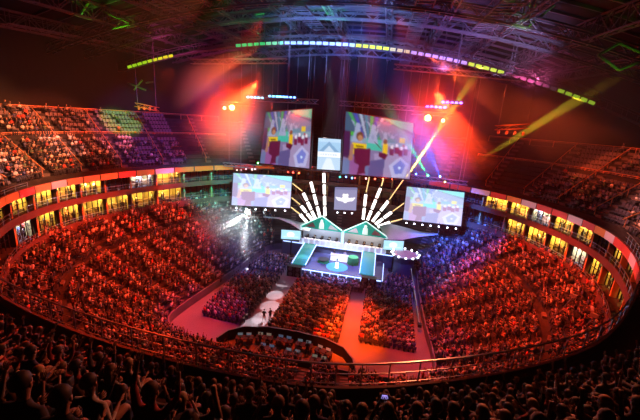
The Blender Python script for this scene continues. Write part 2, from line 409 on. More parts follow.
def broadcast(w, h):
    c = canvas(w, h, (.28, .25, .42))
    rc(c, 0, 0, 1, .38, (.07, .17, .26))
    for k in range(9):          # light rays behind the desks
        a = k/8; x = .02+a*.66
        pol(c, [(.38+(x-.38)*.3, .40), (x+.01, 0), (x+.055, 0), (.40+(x-.38)*.3, .40)], [(.06, .45, .15), (.05, .12, .5), (.4, .5, .62), (.03, .3, .4)][k % 4])
    pol(c, [(.52, 0), (1, .0), (1, .16), (.82, .12)], (.04, .55, .42)); pol(c, [(.45, .08), (.6, .06), (1, .22), (1, .48), (.55, .42)], (.2, .28, .42))
    rc(c, 0, .37, 1, .46, (.25, .42, .5)); rc(c, .33, .38, .56, .56, (.05, .55, .45)); ell(c, .12, .33, .09, .03, (.1, .5, .1))
    for x, y, s in ((.19, .20, 1.1), (.42, .19, 1.1), (.60, .27, .8), (.70, .30, .7)): figure(c, x, y, s)
    rc(c, .81, .29, .90, .37, (.7, .6, .05)); rc(c, .64, .32, .78, .40, (.12, .35, .45))
    pol(c, [(0, .3), (.09, .3), (.1, .75), (0, .72)], (.10, .03, .12))
    pol(c, [(0, .78), (.35, .68), (.42, 1), (0, 1)], (.2, .26, .45))
    pol(c, [(.1, .72), (.3, .7), (.34, 1), (.1, 1)], (.36, .16, .38))
    pol(c, [(.45, .62), (1, .5), (1, 1), (.5, 1)], (.42, .36, .55)); pol(c, [(.4, .75), (.62, .68), (.6, 1), (.38, 1)], (.16, .15, .34))
    pol(c, [(.68, .80), (.84, .62), (.98, .74), (.93, .98), (.74, 1)], (.55, .55, .78)); pol(c, [(.74, .80), (.85, .68), (.93, .76), (.88, .92), (.78, .94)], (.25, .3, .7)); ell(c, .84, .82, .02, .025, (.7, .85, 1))
    # players in yellow shirts at desks with dark monitors
    rc(c, .13, .47, .33, .66, (.78, .6, .02)); ell(c, .23, .36, .055, .075, (.2, .11, .06)); ell(c, .235, .385, .035, .05, (.5, .3, .18)); rc(c, .18, .51, .29, .54, (.2, .14, .02))
    pol(c, [(.11, .5), (.15, .5), (.14, .78), (.08, .78)], (.45, .25, .2))
    pol(c, [(.15, .56), (.40, .54), (.40, .82), (.33, .86), (.34, .97), (.22, 1), (.24, .84), (.17, .80)], (.17, .02, .09))
    rc(c, .57, .42, .65, .60, (.8, .58, .02)); ell(c, .605, .39, .03, .045, (.25, .13, .06)); pol(c, [(.52, .58), (.66, .60), (.62, .70), (.52, .66)], (.17, .01, .07))
    for x, y in ((.71, .50), (.78, .46), (.85, .50), (.92, .48)):
        ell(c, x, y-.03, .022, .035, (.75, .75, .82)); rc(c, x-.035, y, x+.03, y+.11, (.24, .02, .12))
    rc(c, .86, .40, .90, .44, (.5, .05, .1))
    return c
def washed(c, a, tint): return c*(1-a)+np.array(tint)*a
def blur(c, n=1):
    for _ in range(n):
        p = np.pad(c, ((1, 1), (1, 1), (0, 0)), 'edge'); c = (p[1:-1, 1:-1]*2+p[:-2, 1:-1]+p[2:, 1:-1]+p[1:-1, :-2]+p[1:-1, 2:])/6
    return c
def screen(name, TL, TR, BL, BR, img, es, label, cat='screen', depth=.35, rim=.22, hang=None, glowm=None, lamps=0, group=None):
    TL, TR, BL, BR = map(Vector, (TL, TR, BL, BR)); h, w = img.shape[:2]
    cen = (TL+TR+BL+BR)/4; ex = (TR-TL).normalized(); n = ex.cross((BL-TL).normalized()).normalized()
    if n.dot(Vector(CAMP)-cen) < 0: n = -n
    root = empty(name, (cen.x, cen.y, min(BL.z, BR.z)), label=label, cat=cat, group=group); O = root.location
    b = MB()
    for j in range(h+1):
        for i in range(w+1):
            p = TL.lerp(TR, i/w).lerp(BL.lerp(BR, i/w), j/h); b.v.append(tuple(p-O)); 
            b.c.append(tuple(img[min(j, h-1), min(i, w-1)]))
    b.f = [(j*(w+1)+i, (j+1)*(w+1)+i, (j+1)*(w+1)+i+1, j*(w+1)+i+1) for j in range(h) for i in range(w)]; b.m = [0]*len(b.f)
    mk = 'display_%.2f' % es
    b.build('display_panel', MAT.get(mk) or attr_mat(mk, es=es), root, attr=True)
    hb = MB(); dx = (TR-TL).normalized()*rim; dy = (TL-BL).normalized()*rim
    q = [TL-dx+dy, TR+dx+dy, BR+dx-dy, BL-dx-dy]
    hb.poly([p-O-n*(depth/2+.03) for p in q], n, depth)
    inner = [TL, TR, BR, BL]
    for k in range(4):
        hb.bar((q[k]+inner[k])/2-O+n*.03, (q[(k+1) % 4]+inner[(k+1) % 4])/2-O+n*.03, rim*.9, .12, up=n)
    hb.build('housing', dark, root)
    if hang:
        for t in (.12, .88):
            c_ = MB(); p = TL.lerp(TR, t)-n*.2; c_.tube([p-O, Vector((p.x, p.y, roofz(p.x, p.y)))-O], .05, 6); c_.build('hanging_cable', steel, root)
    for k in range(lamps):
        p = BL.lerp(BR, (k+.5)/lamps)-Vector((0, 0, .45))-n*.1
        f = MB(); f.ball(p-O, (.22, .22, .26), 8, 6); f.build('lamp_body', dark, root)
        f = MB(); f.ball(p-O+n*.16-Vector((0, 0, .08)), .14, 8, 6); f.build('lamp_lens', gel('lens', (.8, .85, 1), 8), root)
    return root
bc = broadcast(96, 80)
def quad(pts, Ys): return [aty(*p, y) for p, y in zip(pts, Ys)]
tl, tr, br, bl = quad([(266, 112.5), (312, 109), (309.5, 168.5), (260, 163)], [58, 55, 55, 58])
screen('video_screen', tl, tr, bl, br, blur(bc**1.35), 1.0, 'tall hanging video screen upper left of centre showing a player in yellow', hang=1)
tl, tr, br, bl = quad([(346, 111.5), (413.5, 123.5), (409.5, 179), (342, 173.5)], [55, 58.5, 58.5, 55])
screen('video_screen', tl, tr, bl, br, blur(bc**1.35), 1.05, 'largest hanging video screen upper right of centre showing a player in yellow', hang=1)
# small middle screen: pale blue picture with a white caption band
c = canvas(48, 60, (.35, .58, .8)); rc(c, 0, 0, 1, .12, (.5, .7, .9)); pol(c, [(.05, .42), (.5, .1), (.95, .42)], (.2, .38, .6)); pol(c, [(.25, .42), (.5, .22), (.75, .42)], (.55, .7, .85))
rc(c, 0, .44, 1, .60, (.95, .97, 1)); 
for k in range(7): rc(c, .12+k*.11, .49, .19+k*.11, .55, (.6, .7, .85))
rc(c, 0, .62, 1, 1, (.5, .68, .86)); pol(c, [(.2, 1), (.4, .64), (.6, .64), (.8, 1)], (.75, .85, .95))
tl, tr, br, bl = quad([(318.5, 138), (341, 139.5), (340, 170.5), (317, 169)], [57.5]*4)
screen('video_screen', tl, tr, bl, br, blur(c), 1.15, 'small pale blue hanging screen between the two big video screens', hang=1, rim=.1)
wb = blur(washed(np.clip(bc*1.5, 0, 1), .42, (.62, .66, .9)), 1)
tl, tr, br, bl = quad([(233.5, 173), (292, 176.5), (290, 208), (231.5, 205)], [56, 58, 58, 56])
screen('video_screen', tl, tr, bl, br, wb, 1.45, 'wide washed-out video screen low on the left with lamps along its bottom edge', hang=1, lamps=6, rim=.12)
tl, tr, br, bl = quad([(407, 186.5), (464.5, 192.5), (461, 226), (403, 219.5)], [60, 58, 58, 60])
screen('video_screen', tl, tr, bl, br, wb, 1.3, 'wide washed-out video screen low on the right with lamps along its bottom edge', hang=1, lamps=7, rim=.12)
c = canvas(52, 52, (.24, .24, .4)); rc(c, 0, 0, 1, .12, (.16, .16, .3))
ell(c, .5, .5, .13, .2, (1, .96, .9)); pol(c, [(.04, .44), (.5, .5), (.96, .44), (.84, .60), (.5, .66), (.16, .60)], (.95, .93, .95)); ell(c, .42, .36, .05, .07, (1, .95, .9)); ell(c, .58, .36, .05, .07, (1, .95, .9))
tl, tr, br, bl = quad([(335, 187), (357.5, 187.5), (356, 210.5), (334, 209.5)], [60]*4)
screen('video_screen', tl, tr, bl, br, blur(c), 1.3, 'small grey screen with a white winged emblem between the two light fans', hang=1, lamps=3, rim=.1)
c = canvas(40, 24, (.35, .62, .78)); ell(c, .5, .5, .2, .28, (.75, .88, .9)); rc(c, .1, .7, .9, .8, (.6, .8, .88))
tl, tr, br, bl = quad([(281.5, 229.5), (301, 230.8), (300.5, 239.8), (281, 238.8)], [59]*4)
screen('monitor_screen', tl, tr, bl, br, blur(c), 1.5, 'small pale blue side screen left of the left player booth', rim=.08, depth=.2)
tl, tr, br, bl = quad([(384, 240), (404, 241), (403, 250.5), (383, 249.5)], [59]*4)
screen('monitor_screen', tl, tr, bl, br, blur(c), 1.5, 'small pale blue side screen right of the right player booth', rim=.08, depth=.2)
for nm, px, w_ in (('left', 291, 1), ('right', 393.5, 1)):      # legs of the small side screens
    p = aty(px, 245 if nm == 'left' else 255, 59.2); b = MB(); b.bar((0, 0, 0), (0, 0, p.z+.8 if p.z+.8 > 1 else 2.5), .25); b.box((0, 0, .1), (1.2, 1.2, .2))
    tag(b.build('screen_stand', dark, at=(p.x, 59.3, 0)), f'dark post carrying the small pale screen beside the {nm} player booth', 'stand')
# rigging truss frame behind the big screens
def box_truss(name, A, B, w, label, cat='truss', m=alu, cables=0, group=None, step=1.):
    A, B = Vector(A), Vector(B); d = (B-A).normalized(); n = max(2, int((B-A).length/step)); root = empty(name, A, label=label, cat=cat, group=group)
    s1 = d.cross(Vector((0, 0, 1))); s1 = (s1.normalized() if s1.length > .1 else Vector((1, 0, 0)))*w/2; s2 = d.cross(s1).normalized()*w/2
    ch = MB(); lc = MB(); cor = [s1+s2, s1-s2, -s1-s2, -s1+s2]
    for q in cor: ch.tube([q, B-A+q], .05, 6)
    for i in range(n):
        a, b = (B-A)*i/n, (B-A)*(i+1)/n
        for k in range(4):
            p, q = cor[k], cor[(k+1) % 4]
            lc.bar(a+p, b+q, .04) if i % 2 else lc.bar(a+q, b+p, .04)
    ch.build('chord', m, root); lc.build('lacing', m, root)
    for k in range(cables):
        p = A.lerp(B, .08+.84*k/max(1, cables-1)); c_ = MB(); c_.tube([p-A, Vector((p.x, p.y, roofz(p.x, p.y)))-A], .035, 5); c_.build('hanging_cable', steel, root)
    return root
box_truss('rigging_truss', (-17, 59.6, 28.6), (-5.6, 56.4, 28.6), .7, 'aluminium rigging truss above the upper left video screen', cables=3)
box_truss('rigging_truss', (-2, 56.4, 28.6), (11.5, 60, 28.6), .7, 'aluminium rigging truss above the upper right video screen', cables=3)
box_truss('rigging_truss', (-23, 57.8, 16.7), (-9, 59.8, 16.7), .6, 'aluminium truss along the top of the low left video screen', cables=2)
box_truss('rigging_truss', (9.6, 61.6, 17.3), (20, 59.6, 17.3), .6, 'aluminium truss along the top of the low right video screen', cables=2)
box_truss('rigging_truss', (-9.5, 60.5, 17.2), (9, 60.5, 17.2), .6, 'long aluminium lamp truss over the stage below the big screens', cables=4)
box_truss('rigging_truss', (-24, 50, 33.0), (-9, 50, 33.6), .6, 'aluminium lamp truss hanging under the left part of the roof', cables=3)
box_truss('rigging_truss', (6, 50, 33.4), (22, 50, 32.6), .6, 'aluminium lamp truss hanging under the right part of the roof', cables=3)
# small orange-lit hanging frames and their cables
org = mat('orange_lit_steel', (.75, .3, .12), .35, .3)  # orange light falling on the frames is mixed into this metal's colour
for px, py, sgn, lb in ((147, 107, -1, 'left'), (512, 127, 1, 'right')):
    p = aty(px, py, 50); L_ = 2.0
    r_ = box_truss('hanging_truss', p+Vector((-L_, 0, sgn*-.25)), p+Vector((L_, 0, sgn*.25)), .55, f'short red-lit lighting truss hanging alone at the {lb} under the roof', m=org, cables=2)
    for k in range(4):
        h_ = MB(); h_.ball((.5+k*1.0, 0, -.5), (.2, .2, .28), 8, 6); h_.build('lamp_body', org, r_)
    lamp('POINT', 'frame_glow', p+Vector((0, -1.2, -.9)), col=(1, .12, .03), e=160, r=.3)
# lamps on trusses
def fixture(name, p, target, col, es, label, group=None, size=.35, lens=.2):
    p = Vector(p); d = (Vector(target)-p).normalized(); root = empty(name, p, label=label, cat='stage lamp', group=group)
    R = d.to_track_quat('Z', 'Y').to_matrix()
    b = MB(); b.tube([-d*size*1.3, -d*size*.9, -d*.05], [size*.45, size*.75, size*.7], 10); b.build('lamp_body', dark, root)
    y = MB(); y.bar((-size*.9, 0, -size*.5), (-size*.9, 0, size*.9), .07); y.bar((size*.9, 0, -size*.5), (size*.9, 0, size*.9), .07); y.bar((-size*.9, 0, size*.9), (size*.9, 0, size*.9), .07); y.build('yoke', dark, root)
    l_ = MB(); l_.tube([-d*.04, d*.03], [lens, lens], 12); l_.build('lens', gel('f%d_%d_%d_%d' % (col[0]*99, col[1]*99, col[2]*99, es), col, es), root)
    return root
# the two bright amber-red wash lamps and their smaller neighbours
FL = aty(232, 107.5, 50); FR = aty(428, 118, 50)
for p, px, lb in ((FL, (224.5, 108), 'left'), (FR, (443, 120.5), 'right')):
    fixture('wash_lamp', p, CAMP, (1, .35, .04), 220, f'bright orange-red glaring wash lamp hanging at the {lb} of the big screens', size=.5, lens=.34)
    q = aty(*px, 50); fixture('wash_lamp', q, CAMP, (1, .3, .12), 25, f'smaller dim orange lamp next to the glaring wash lamp on the {lb}', size=.35, lens=.22)
    box_truss('lamp_bar', p+Vector((-2.2, .7, .6)), p+Vector((3.2, .7, .6)), .45, f'short lamp bar carrying the glaring orange-red lamp on the {lb}', cat='truss', cables=2)
for px, py, c_, es, lb in ((255, 97.5, (.1, .7, 1), 6, 'cyan'), (277, 96.5, (.1, .5, 1), 8, 'blue'), (287, 97, (.1, .25, 1), 8, 'deep blue'), (436, 107, (.15, .1, 1), 9, 'violet'), (452, 102.5, (.15, .1, 1), 12, 'bright violet')):
    p = aty(px, py, 53); r_ = empty('lamp_strip', p, label=f'{lb} horizontal lamp strip above the {"left" if px < 300 else "right"} big screen', cat='stage lamp')
    for k in range(5):
        b = MB(); b.ball((-1.2+k*.6, 0, 0), (.22, .2, .14), 8, 6); b.build('lamp_lens', gel(lb, c_, es), r_)
    b = MB(); b.bar((-1.6, .3, .1), (1.6, .3, .1), .25); b.build('lamp_bar', dark, r_)
    b = MB(); b.tube([(0, .3, .1), (0, .3, roofz(p.x, p.y)-p.z)], .04, 6); b.build('hanging_cable', steel, r_)
# row of small red / blue / white lamps on the truss under the big screens
for k, (px, py, c_, es) in enumerate([(288, 172, (1, .05, .03), 35), (293, 172.5, (1, .05, .03), 60), (299, 173, (1, .1, .03), 60), (340, 177, (.05, .9, .6), 30), (346, 177, (.1, .25, 1), 60), (352, 178, (.1, .5, 1), 60), (355, 178, (1, .1, .1), 20), (366, 178.5, (1, .4, .4), 30), (375, 179, (1, .1, .05), 40), (383, 178.5, (1, .15, .05), 50), (392, 178.5, (1, .1, .05), 60), (398, 178.5, (1, .05, .05), 60),
    (416, 174, (.1, .3, 1), 50), (428, 175.5, (.1, 1, .25), 60), (440, 176.5, (.2, .4, 1), 90), (445, 182, (1, .9, .2), 30), (258, 163, (.1, 1, .15), 70), (237, 170, (1, .6, .5), 10), (241, 170, (1, .4, .4), 10), (246, 169, (1, .5, .5), 12), (252, 169.5, (1, .8, .8), 16), (255, 169, (1, .7, .7), 16)]):
    cn = 'red' if c_[0] > .9 and c_[1] < .3 else 'green' if c_[1] > .85 and c_[0] < .3 else 'blue' if c_[2] > .9 and c_[0] < .5 else 'pale pink' if c_[0] > .9 and c_[2] > .3 else 'yellow' if c_[0] > .9 else 'teal'
    fixture('spot_lamp', aty(px, py, 59.3), CAMP, c_, es*.22, f'small {cn} spot lamp under the hanging screens, {["leftmost in the row", "second in the row", "third in the row", "fourth in the row", "fifth in the row", "sixth in the row", "seventh in the row", "eighth in the row", "ninth in the row", "tenth", "eleventh", "twelfth", "right beside the low right screen", "second above the low right screen", "third above the low right screen", "last above the low right screen", "at the foot of the tall left screen", "first above the low left screen", "second above the low left screen", "third above the low left screen", "fourth above the low left screen", "fifth above the low left screen"][k]}', size=.26, lens=.15)

# ------------------------------------------------------------------ stage
sm = MB(); sm.box((.2, 57.0, .6), (15.6, 9.6, 1.2)); struct(sm.build('stage_floor', stage_m))
sm = MB(); sm.box((.2, 62.2, 1.4), (24, 4.4, 2.8)); struct(sm.build('stage_platform', stage_m))
# LED risers around the stage edges
for (A, B, lb) in (((-7.5, 52.1, 1.0), (7.9, 52.1, 1.0), 'front edge of the stage'), ((-7.65, 52.3, 1.0), (-7.65, 59.5, 1.0), 'left edge of the stage'), ((8.05, 52.3, 1.0), (8.05, 59.5, 1.0), 'right edge of the stage'), ((-11.5, 59.95, 2.6), (12, 59.95, 2.6), 'upper platform edge below the booths')):
    b = MB(); b.bar((0, 0, 0), Vector(B)-Vector(A), .14, .14); tag(b.build('light_strip', tubeb_m, at=A), 'blue-white light strip along the '+lb, 'light strip')
def booth(cx, nm):
    Y = 60.2; z0 = 2.8
    root = empty('player_booth', (cx, Y, z0), label=f'{nm} player booth with teal gabled header and open front on the stage', cat='booth')
    b = MB(); b.poly([(-3.9, 0, 3.0), (3.9, 0, 3.0), (3.9, 0, 3.4), (0, 0, 5.6), (-3.9, 0, 3.4)], (0, 1, 0), .3); b.build('gable_header', teal_m, root)
    lg = MB()          # pale emblem on the gable
    lg.ball((0, -.2, 4.75), (.28, .06, .28), 10, 6); lg.poly([(-.5, -.2, 3.2), (.5, -.2, 3.2), (.42, -.2, 4.3), (.2, -.2, 4.6), (-.2, -.2, 4.6), (-.42, -.2, 4.3)], (0, 1, 0), .06); lg.build('emblem', gel('logo', (.7, .95, .85), .9), root)
    for s in (-1, 1):
        t_ = MB(); t_.bar((3.95*s, -.16, 3.35), (0, -.16, 5.7), .13, .13); t_.build('light_edge', gel('edge', (.6, 1, .9), 1.6), root)
        t_ = MB(); t_.poly([(s*1.2, -.18, 3.3), (s*3.2, -.18, 3.3), (s*1.7, -.18, 4.3)], (0, 1, 0), .05); t_.build('pale_triangle', white_m, root)
        t_ = MB(); t_.bar((4.0*s, 0, 0), (4.0*s, 0, 3.2), .3, .3); t_.build('side_post', tube_m if 0 else gel('post', (.55, .85, .9), .8), root)
    w_ = MB(); w_.box((0, 2.0, 1.6), (8, .12, 3.2)); w_.build('back_wall', mat('booth_wall', (.35, .4, .5), .6), root)
    r_ = MB(); r_.box((0, 1.0, 3.25), (8.1, 2.1, .12)); r_.build('roof_panel', dark, root)
    f_ = MB(); f_.box((0, -.55, .5), (8.2, .12, .95)); f_.build('front_panel', gel('front', (.6, .62, .85), .55), root)
    for k in range(7):
        t_ = MB(); t_.box((-3.3+k*1.1, -.63, .5), (.12, .05, .9)); t_.build('front_light', gel('frontb', (.5, .7, 1), 2.2), root)
    lamp('AREA', 'booth_light', (cx, Y+.6, z0+3.05), (cx, Y+.6, z0), col=(1, .8, .62) if nm == 'right' else (.95, .95, 1), e=300, sx=7, sy=1.2)
    return root
booth(-4.15, 'left'); booth(4.05, 'right')
# ramps
for (A, B, nm) in (((-6.4, 53.0, 1.2), (-5.9, 59.4, 2.8), 'left'), ((5.4, 53.0, 1.2), (5.2, 59.4, 2.8), 'right')):
    A, B = Vector(A), Vector(B); root = empty('stage_ramp', A, label=f'teal lit ramp leading up to the {nm} player booth', cat='ramp')
    w = 1.2; b = MB(); q = [Vector((-w, 0, .02)), Vector((w, 0, .02)), B-A+Vector((w, 0, .02)), B-A+Vector((-w, 0, .02))]
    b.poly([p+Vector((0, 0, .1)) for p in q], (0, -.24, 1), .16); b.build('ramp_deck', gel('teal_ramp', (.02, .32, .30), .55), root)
    for s in (-1, 1):
        t_ = MB(); t_.bar((w*s, 0, .25), B-A+Vector((w*s, 0, .25)), .13, .13); t_.build('edge_light', tubeb_m, root)
# light poles at the stage front, speakers, host desk
for k, x in enumerate((-4.9, -3.9, -1.9, -.6, .8, 2.2, 3.6, 4.6)):
    r_ = empty('light_post', (x, 51.6, 0), label=f'short white light post at the stage front, {ordn[k] if k else "first"} from the left', cat='light post', group='light posts at the stage front')
    b = MB(); b.tube([(0, 0, .1), (0, 0, 1.25)], .09, 8); b.build('light_tube', tubeb_m, r_); b = MB(); b.tube([(0, 0, 0), (0, 0, .1)], .28, 10); b.build('base', dark, r_)
for x, nm in ((-6.6, 'left'), (5.9, 'right')):
    r_ = empty('subwoofer_stack', (x, 51.2, 0), label=f'black subwoofer stack on the floor at the {nm} corner of the stage front', cat='speaker')
    for k in range(2):
        for j in (-1, 1):
            b = MB(); b.box((j*.62, 0, .45+k*.92), (1.18, .9, .88)); c_ = b.build('speaker_cabinet', dark, r_)
            b = MB(); b.tube([(j*.62, -.46, .45+k*.92), (j*.62, -.5, .45+k*.92)], .34, 12); b.build('speaker_cone', steel, c_)
r_ = empty('host_desk', (0, 57.3, 1.2), label='white glowing host desk in the middle of the stage', cat='desk')
b = MB(); b.box((0, 0, .5), (3.0, .25, .95)); b.build('front_panel', gel('desk', (.9, .93, 1), 1.3), r_); b = MB(); b.box((0, .35, 1.02), (3.3, 1.1, .08)); b.build('desk_top', white_m, r_)
b = MB(); b.ball((.5, -.15, .55), (.13, .04, .13), 8, 6); b.build('dark_emblem', dark, r_)
r_ = empty('round_podium', (2.6, 57.0, 1.2), label='green-lit round podium right of the white host desk', cat='podium')
b = MB(); b.tube([(0, 0, 0), (0, 0, .6), (0, 0, 1.3)], [1.0, 1.0, .85], 18); b.build('drum', mat('green_drum', (.03, .4, .1), .5), r_); b = MB(); b.tube([(0, 0, 1.3), (0, 0, 1.36)], .9, 18); b.build('top', gel('podtop', (.05, .5, .15), .8), r_)
r_ = empty('round_podium', (-2.6, 56.0, 1.2), label='low dark green round podium left of the white host desk', cat='podium')
b = MB(); b.tube([(0, 0, 0), (0, 0, .5)], [1.1, 1.0], 18); b.build('drum', mat('green_drum', (.03, .4, .1), .5), r_); b = MB(); b.tube([(0, 0, .5), (0, 0, .55)], 1.03, 18); b.build('top', dark, r_)
r_ = empty('trophy_stand', (.1, 54.3, 1.2), label='trophy on a bright white stand at the centre of the stage', cat='trophy')
b = MB(); b.tube([(0, 0, 0), (0, 0, .1), (0, 0, 1.0)], [.4, .3, .25], 10); b.build('stand', gel('tst', (.8, .9, 1), 2), r_)
b = MB(); b.tube([(0, 0, 1.0), (0, 0, 1.15), (0, 0, 1.3), (0, 0, 1.7)], [.18, .06, .1, .24], 10); b.build('cup', alu, r_)
b = MB(); b.tube([(0, 0, 0), (0, 0, .04)], 1.9, 32); tag(b.build('stage_emblem', gel('cyan_floor', (.05, .4, .6), .7), at=(.1, 54.6, 1.2)), 'round cyan-lit disc set in the stage floor around the trophy', 'floor light')
# light fans: segmented light tubes on thin arms
def fan(cx, base, tips, lb):
    base_w = [aty(*p, 61.5) for p in base]; tip_w = [aty(*p, 61.0) for p in tips[0]]; ext = [aty(*p, 60.6) if p else None for p in tips[1]]
    for k, (a, b_) in enumerate(zip(base_w, tip_w)):
        root = empty('light_fan_blade', a, label=f'segmented white light blade of the {lb} fan above the booth, {["first", "second", "third", "fourth", "fifth"][k]} from the left', cat='light blade', group=f'light blades of the {lb} fan')
        d = b_-a; L_ = d.length; n = max(2, int(L_/1.9)); 
        for j in range(n):
            m_ = MB(); m_.bar(d*(j+.06)/n, d*(j+.88)/n, .5, .24, up=(0, 1, 0)); m_.build('light_tube', tube_m, root)
        m_ = MB(); e_ = (ext[k]-a) if ext[k] else d; m_.bar(Vector((0, .25, 0)), e_+Vector((0, .25, 0)), .14); m_.build('arm', alu, root)
        if ext[k]:
            m_ = MB(); m_.bar(d*1.03, e_, .13); m_.build('glowing_arm', gel('warm', (1, .75, .3), 1.6), root)
fan(-4, [(307, 222.5), (312.5, 220.5), (315.5, 219), (320, 217.5), (325, 216.5)], ([(299.8, 214), (300.5, 205), (302.8, 192), (310.5, 180.5), (323.8, 172)], [(288, 205), (287, 194), (288, 180), None, None]), 'left')
fan(4, [(363, 220), (367.3, 220.5), (372, 222), (375, 224.5), (377.5, 227)], ([(366, 193), (381, 187), (389, 200), (392.5, 211.5), (390.5, 222)], [(369.5, 176), (385.5, 172), (406, 176), (412, 197.5), (438, 210)]), 'right')
# white stretched sails either side
def sail(top, bot, Ys, lb):
    T = [aty(*p, y) for p, y in zip(top, Ys)]; B_ = [aty(*p, y) for p, y in zip(bot, Ys)]; O = T[0].copy(); b = MB(); off = Vector((0, .05, 0))
    root = empty('fabric_sail', O, label=lb, cat='sail'); n = len(T); vs = []
    for k in range(n):
        for j in range(5):
            f = j/4; p = T[k].lerp(B_[k], f)-O; p.y += .5*math.sin(PI*f); vs.append(p)
    fs = [(k*5+j, k*5+j+1, (k+1)*5+j+1, (k+1)*5+j) for k in range(n-1) for j in range(4)]
    b.add(vs, fs); b.add([v+off for v in vs], fs); b.build('cloth', fabric_w, root, smooth=True)
    w_ = MB(); w_.tube([T[-1]-O, T[-1]-O+Vector((0, .4, 3.5))], .04, 5); w_.build('cable', steel, root)
sail([(314, 223), (300, 222.5), (290, 219.5), (278, 217.5), (263, 216.5)], [(309, 231), (300, 230), (291, 224), (279, 219), (263, 217.4)], [60.5, 60, 59.5, 59, 58.5], 'white tapering fabric sail reaching left from the left booth')
sail([(379, 226), (390, 223.5), (404, 227), (420, 231.5), (438, 234)], [(385, 239), (392, 240.5), (402, 240), (418, 237), (438, 234.8)], [60.5, 60, 59.5, 59, 58.5], 'white tapering fabric sail reaching right from the right booth')
# round lamp platform right of the stage
r_ = empty('lamp_podium', (11.5, 57.5, 0), label='round dark podium ringed with white lamps right of the stage', cat='podium')
b = MB(); b.tube([(0, 0, 0), (0, 0, 3.0), (0, 0, 4.2)], [1.8, 1.8, 2.4], 20); b.build('drum', stage_m, r_)
for k in range(12):
    a = k*PI/6; b = MB(); b.ball((2.35*math.cos(a), 2.35*math.sin(a), 4.35), .17, 8, 6); b.build('lamp', gel('bulb', (.85, .9, 1), 7), r_)
b = MB(); b.tube([(0, 0, 4.2), (0, 0, 4.3)], 2.0, 20); b.build('top', white_m, r_)
# ------------------------------------------------------------------ lodges: partitions, windows, railings
AISLE = list(range(0, NU, 27))[:-1]
vis_low = [i for i in AISLE if 110 < i < 360 or 430 < i < 690]
mb = MB()
for i in [j for j in range(0, NU, 18) if 100 < j < 700]:
    for z0, z1 in ((ZR2, 13.1), (13.5, 15.75)):
        a = Vector((*outpt(i, -.3), (z0+z1)/2)); b = Vector((*outpt(i, 4.2), (z0+z1)/2)); mb.bar(a, b, .25, z1-z0)
struct(tag(mb.build('wall_lodge_partitions', room_m)))
wn = 0; lodge_spots = []
dark_lodges = {3, 7, 8, 16, 27, 31}
for q, i0 in enumerate([j for j in range(108, 700, 18)]):
    pm = proj((*outpt(i0+9, 0), 14))
    if pm[2] < 1 or not (-60 < pm[0] < 700): continue
    for lev, (z0, z1) in enumerate(((ZR2, 13.1), (13.5, 15.75))):
        wn += 1; mb = MB()
        A = Vector((*outpt(i0+1, .3), z0)); B = Vector((*outpt(i0+17, .3), z0)); h = z1-z0
        for f in (0, .25, .5, .75, 1): p = A.lerp(B, f); mb.bar(p, p+Vector((0, 0, h)), .09)
        mb.bar(A+Vector((0, 0, 1.0)), B+Vector((0, 0, 1.0)), .06); mb.bar(A+Vector((0, 0, h-.06)), B+Vector((0, 0, h-.06)), .12)
        struct(mb.build(f'window_{wn}', dark))
        if (q*2+lev) % 9 == 4 or (310 < i0 < 490): continue
        m_ = i0+9; side = 'L' if m_ > 400 else 'R'
        c_ = (1, .62, .12) if (q*3+lev) % 7 else (.75, .8, 1)
        e = 520 if lev else 380
        ll = lamp('AREA', 'lodge_light', (*outpt(m_, .4), z1-.35), (*outpt(m_, 4.0), z0+.5), col=c_, e=e*(1.3 if side == 'R' else .9), sx=2.6, sy=.5); ll.data.spread = math.radians(150)
# lodge counters
for lev, z0 in ((0, ZR2), (1, 13.5)):
    mb = MB(); idx = [i for i in ALLI if 100 < i < 700]
    for s in (1.4, 1.8): ring_strip(mb, lambda i: (*outpt(i, s), z0), lambda i: (*outpt(i, s), z0+.95), idx)
    ring_strip(mb, lambda i: (*outpt(i, 1.4), z0+.95), lambda i: (*outpt(i, 1.8), z0+.95), idx)
    tag(mb.build('lodge_counter', mat('counter', (.25, .14, .08), .5)), f'long dark brown counter running through the yellow-lit {"upper" if lev else "lower"} row of lodges', 'counter')

def ring_rail(name, i0, i1, fpos, h, label, cat='railing', step=10, m=rail_m, bars=(1.0, .5), th=.06):
    O = Vector(fpos(i0 % NU)); root = empty(name, O, label=label, cat=cat)
    t_ = MB(); prev = None
    for i in range(i0, i1+1, 4):
        p = Vector(fpos(i % NU))-O
        if prev is not None:
            for f in bars: t_.bar(prev+Vector((0, 0, h*f)), p+Vector((0, 0, h*f)), th if f == 1 else th*.5)
        prev = p
    t_.build('top_rail', m, root)
    for i in range(i0, i1+1, step):
        p = Vector(fpos(i % NU))-O; b = MB(); b.bar(p, p+Vector((0, 0, h)), th*.8); b.build('post', m, root)
    return root
ring_rail('balcony_railing', -150, 190, lambda i: (*outpt(i, -1.0), 16.55), .95, 'metal balcony railing with thin posts in front of the nearest upper rows', step=6, bars=(1, .55, .1))
ring_rail('balcony_railing', 620, 645, lambda i: (*outpt(i, -1.0), 16.55), .5, 'low metal railing on the left balcony front beyond the foreground spectators')
ring_rail('tier_railing', 470, 668, lambda i: (*outpt(i, US0+UD*7+.05), UZ0+UDZ*7), 1.0, 'thin crosswise railing halfway up the left upper tier', bars=(1, .8), th=.09, m=mat('orange_rail', (.8, .4, .2), .4, .3))
ring_rail('tier_railing', 140, 340, lambda i: (*outpt(i, US0+UD*7+.05), UZ0+UDZ*7), 1.0, 'thin crosswise railing halfway up the right upper tier', bars=(1, .8), th=.09, m=MAT['orange_rail'])
ring_rail('tier_railing', 470, 650, lambda i: (*outpt(i, US0+UD*UROWS+.3), UZ0+UDZ*UROWS), 1.0, 'railing along the top row of the left upper tier', bars=(1, .8), th=.09, m=MAT['orange_rail'])
